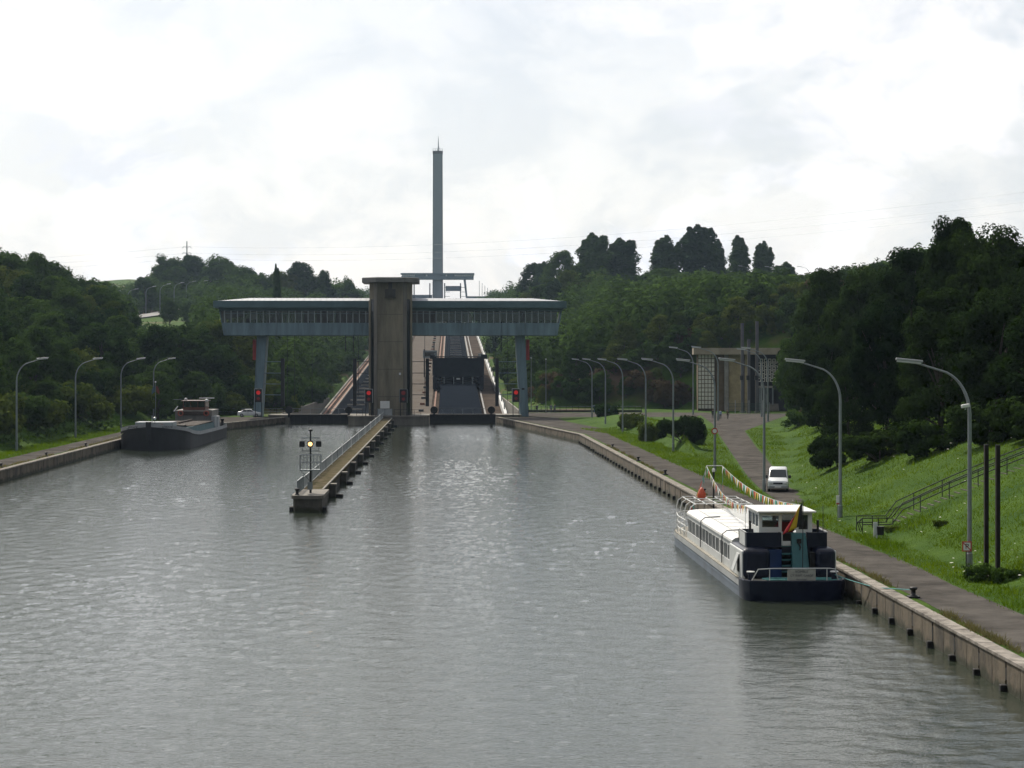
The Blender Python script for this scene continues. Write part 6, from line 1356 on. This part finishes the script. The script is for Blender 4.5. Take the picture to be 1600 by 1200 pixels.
# undergrowth between the trees
def undergrowth(name, label, side, m, n, rng):
    Pp = []; S = []
    while len(Pp) < n:
        y = 190 + 900 * random.random() ** 1.6
        if side < 0: e_ = random.uniform(0, 90); x = xl(y) - lerp_table(BL, y) - e_
        else: e_ = random.uniform(0, 90); x = xr(y) + lerp_table(BR, y) + e_
        if side > 0 and y < 330 and e_ < 14: continue
        if side > 0 and 405 < y < 436 and x < 62: continue
        if side < 0 and 735 < y < 1010 and abs(x - lerp_table([(b, a) for a, b in Lr], y)) < 8: continue
        if mnoise.noise((x * .03, y * .03, 7.7)) < -.28: continue
        if not -30 < 800 + F * x / y < 1630: continue
        if side < 0 and 185 < 800 + F * x / y < 330 and 600 < y < 830: continue
        c = Vector((x, y, height(x, y))); hh = random.uniform(.5, 2.2)
        for j in range(8): Pp.append((x + random.gauss(0, .9), y + random.gauss(0, .9), c.z + hh * random.random())); S.append(.35 + y * .0006)
    P = np.array(Pp); N = rng.normal(size=P.shape) + np.array([0, -.3, .8]); v_, q_ = leaf_quads(P, N, np.array(S)[:, None], rng)
    tag(np_mesh(name, v_, q_, m), label, 'undergrowth', kind='stuff')
undergrowth('undergrowth', 'low green undergrowth between the trees of the left slope', -1, M_leaf, 60000, rng)
undergrowth('undergrowth', 'low mixed undergrowth between the trees of the right slope', 1, M_leaf, 50000, rng)
undergrowth('undergrowth', 'dry brownish scrub patches on the right slope', 1, M_leaf_b, 12000, rng)

# ------------------------------------------------------------------ grass, weeds and flowers of the near bank
def blades(pts, hgt, rng, lean=.35, w=.03):
    n = len(pts); a = rng.uniform(0, 6.28, n); d = np.stack([np.cos(a), np.sin(a), np.zeros(n)], 1); l = rng.normal(size=(n, 3)) * lean; l[:, 2] = 1; h = (hgt * rng.uniform(.5, 1.3, n))[:, None]
    b0 = pts - d * w; b1 = pts + d * w; tp = pts + l * h
    return np.stack([b0, b1, tp], 1).reshape(-1, 3), np.arange(3 * n).reshape(-1, 3)
G = []; HG = []; WG = []
while len(G) < 95000:
    y = 60 + 250 * random.random() ** 1.9; d = random.uniform(3.8, 40) if random.random() < .8 else random.uniform(3.8, 9); x = xr(y) + d
    px = 800 + F * x / y
    if px > 1630 or px < 700: continue
    if y > 150:
        la = lerp_table([(b, a) for a, b in La], y); ra = lerp_table([(b, a) for a, b in Ra], y)
        if la - .3 < x < ra + .2: continue
    if y > 330: continue
    if SYY - .2 < y < SYY + 2.0 and x > SX - 2.5: continue
    if d < 4.15 + jit(y, 7) and random.random() < .75: continue
    patch = mnoise.noise((x * .35, y * .35, 2)); G.append((x, y, height(x, y) - .03)); HG.append(.13 + .30 * max(0, patch + .1) + (.16 if random.random() < .06 else 0)); WG.append(.018 + y * .00012)
v_, q_ = blades(np.array(G), np.array(HG), rng, .4, np.array(WG)[:, None]); gm = np_mesh('grass', v_, q_, M_grass); tag(gm, 'long green grass covering the near right bank and verge', 'grass', kind='stuff')
# left verge
G = []; HG = []
while len(G) < 16000:
    y = random.uniform(185, 335); x = xl(y) - random.uniform(4.2, 9.5); G.append((x, y, height(x, y) - .02)); HG.append(.3)
v_, q_ = blades(np.array(G), np.array(HG), rng, .4, .05); tag(np_mesh('grass', v_, q_, M_grass), 'strip of green grass along the left towpath below the trees', 'grass', kind='stuff')
# weeds rooted in the joint behind the coping
G = []; HG = []
for k in range(150):
    y0 = random.uniform(60, 290) if k % 3 else random.uniform(62, 100)
    if mnoise.noise((y0 * .12, 3.3, 0)) < -.1: continue
    for j in range(40): y = y0 + random.gauss(0, .5); G.append((xr(y) + .80 + random.gauss(0, .10), y, QZ)); HG.append(random.uniform(.1, .36))
v_, q_ = blades(np.array(G), np.array(HG), rng, .45, .022); tag(np_mesh('weeds', v_, q_, M_weed), 'straggling weeds in the joint behind the right coping', 'weeds', kind='stuff')
G = []; HG = []
for k in range(80):
    y0 = random.uniform(185, 318)
    for j in range(24): y = y0 + random.gauss(0, .8); G.append((xl(y) - .82 + random.gauss(0, .1), y, QZ)); HG.append(random.uniform(.1, .3))
v_, q_ = blades(np.array(G), np.array(HG), rng, .45, .04); tag(np_mesh('weeds', v_, q_, M_weed), 'straggling weeds in the joint behind the left coping', 'weeds', kind='stuff')
# white umbels, as flat flower heads on stems
fm = MB(); stem = MB()
for k in range(260):
    y = 72 + 130 * random.random() ** 1.7; x = xr(y) + random.uniform(4.6, 26); px = 800 + F * x / y
    if px > 1625 or (y > 150 and x < lerp_table([(b, a) for a, b in Ra], y) + .5): continue
    if k < 70: y = random.uniform(90, 104); x = xr(y) + random.uniform(5.0, 8.5)
    h = random.uniform(.28, .8) if k < 70 else random.uniform(.18, .5); z = height(x, y); r_ = random.uniform(.03, .10); tx, ty = random.gauss(0, .08), random.gauss(0, .08); t1, t2 = random.uniform(-.25, .25), random.uniform(-.25, .25)
    ring = [(x + tx + r_ * random.uniform(.7, 1.2) * math.cos(a), y + ty + r_ * math.sin(a), z + h + t1 * r_ * math.cos(a) + t2 * r_ * math.sin(a)) for a in np.linspace(0, 5.5, 7)]
    n0 = len(fm.v); fm.v += ring + [(x + tx, y + ty, z + h + .02)]; fm.f += [(n0 + i, n0 + (i + 1) % 7, n0 + 7) for i in range(7)]
    stem.add([(x - .008, y, z), (x + .008, y, z), (x + tx, y + ty, z + h)], [(0, 1, 2)])
fo = fm.build('wildflowers', M_flower); tag(fo, 'scattered white flower heads in the grass of the right bank', 'flowers', kind='stuff'); stem.build('flower_stems', M_grass, fo)['kind'] = 'stuff'
for px, py, s, lb in ((1395, 838, .55, 'dry seed-headed weed clump by the waste bin'), (1470, 850, .5, 'dry weed clump on the bank between bin and lamp post'), (1532, 908, .7, 'dark leafy weed clump at the foot of the nearest lamp post'), (1572, 912, .6, 'dark leafy weed clump at the foot of the timber posts')):
    p = at(px, py); place('s2' if px < 1500 else 's1', p.x, p.y, s * (.26 if px < 1500 else .36), lb, 'weed clumps on the near bank', sink=.05)

# ------------------------------------------------------------------ pylon and power lines
PX_, PY_ = xat(292, 1500), 1500.0; pz = zat(460, PY_)
PYL = thing('power_pylon', 'small grey power pylon above the trees on the left skyline', 'pylon', (PX_, PY_, 62)); top = zat(377, PY_) - 62
m_ = MB(); m_.tube([(0, 0, 0), (0, 0, top)], [.9, .4], 6); m_.build('mast', M_galv, PYL)
for s in (-1, 1): MB().tube([(s * 3, 0, 0), (s * .5, 0, top * .75)], .25, 4).build('mast_leg', M_galv, PYL)
for z in (top - 4.5, top - 9, top - 13): MB().tube([(-3.4, 0, z - .6), (-2.5, 0, z + .5), (0, 0, z), (2.5, 0, z + .5), (3.4, 0, z - .6)], .22, 4).build('cross_arm', M_galv, PYL)
WR = thing('power_line', 'faint power line wires sagging across the sky from the pylon', 'wires', (0, 0, 0))
for i, (dz, dy) in enumerate(((0, 0), (-4.5, 6), (-9, -6))):
    P0 = Vector((PX_, PY_ + dy, 62 + top - 4 + dz)); P1 = Vector((420, 760 + dy, 108 + dz)); P2 = Vector((-900, 1900, 112 + dz))
    MB().tube([P0.lerp(P1, u) + Vector((0, 0, -70 * u * (1 - u))) for u in np.linspace(0, 1, 25)], .035, 4).build('wire', M_galv, WR); MB().tube([P0.lerp(P2, u) + Vector((0, 0, -50 * u * (1 - u))) for u in np.linspace(0, 1, 15)], .04, 4).build('wire', M_galv, WR)

# ------------------------------------------------------------------ the hazy air
hz = MB().box(-2150, 2150, -140, 3560, -10, 226).build('haze', M_dark); hz.data.materials.clear()
hm = bpy.data.materials.new('hazy_air'); hm.use_nodes = True; t = hm.node_tree; t.nodes.clear(); o_ = t.nodes.new('ShaderNodeOutputMaterial'); pv = t.nodes.new('ShaderNodeVolumePrincipled')
pv.inputs['Color'].default_value = (.55, .72, .95, 1); pv.inputs['Density'].default_value = 0.000058; pv.inputs['Anisotropy'].default_value = 0.5
t.links.new(pv.outputs[0], o_.inputs['Volume']); hz.data.materials.append(hm); hz['kind'] = 'stuff'; hz['label'] = 'pale haze filling the valley air'; hz['category'] = 'haze'
# drop prototypes that were never placed
for k, pr in PROTO.items():
    if not pr[1]:
        for c in list(pr[0].children): bpy.data.objects.remove(c)
        bpy.data.objects.remove(pr[0])
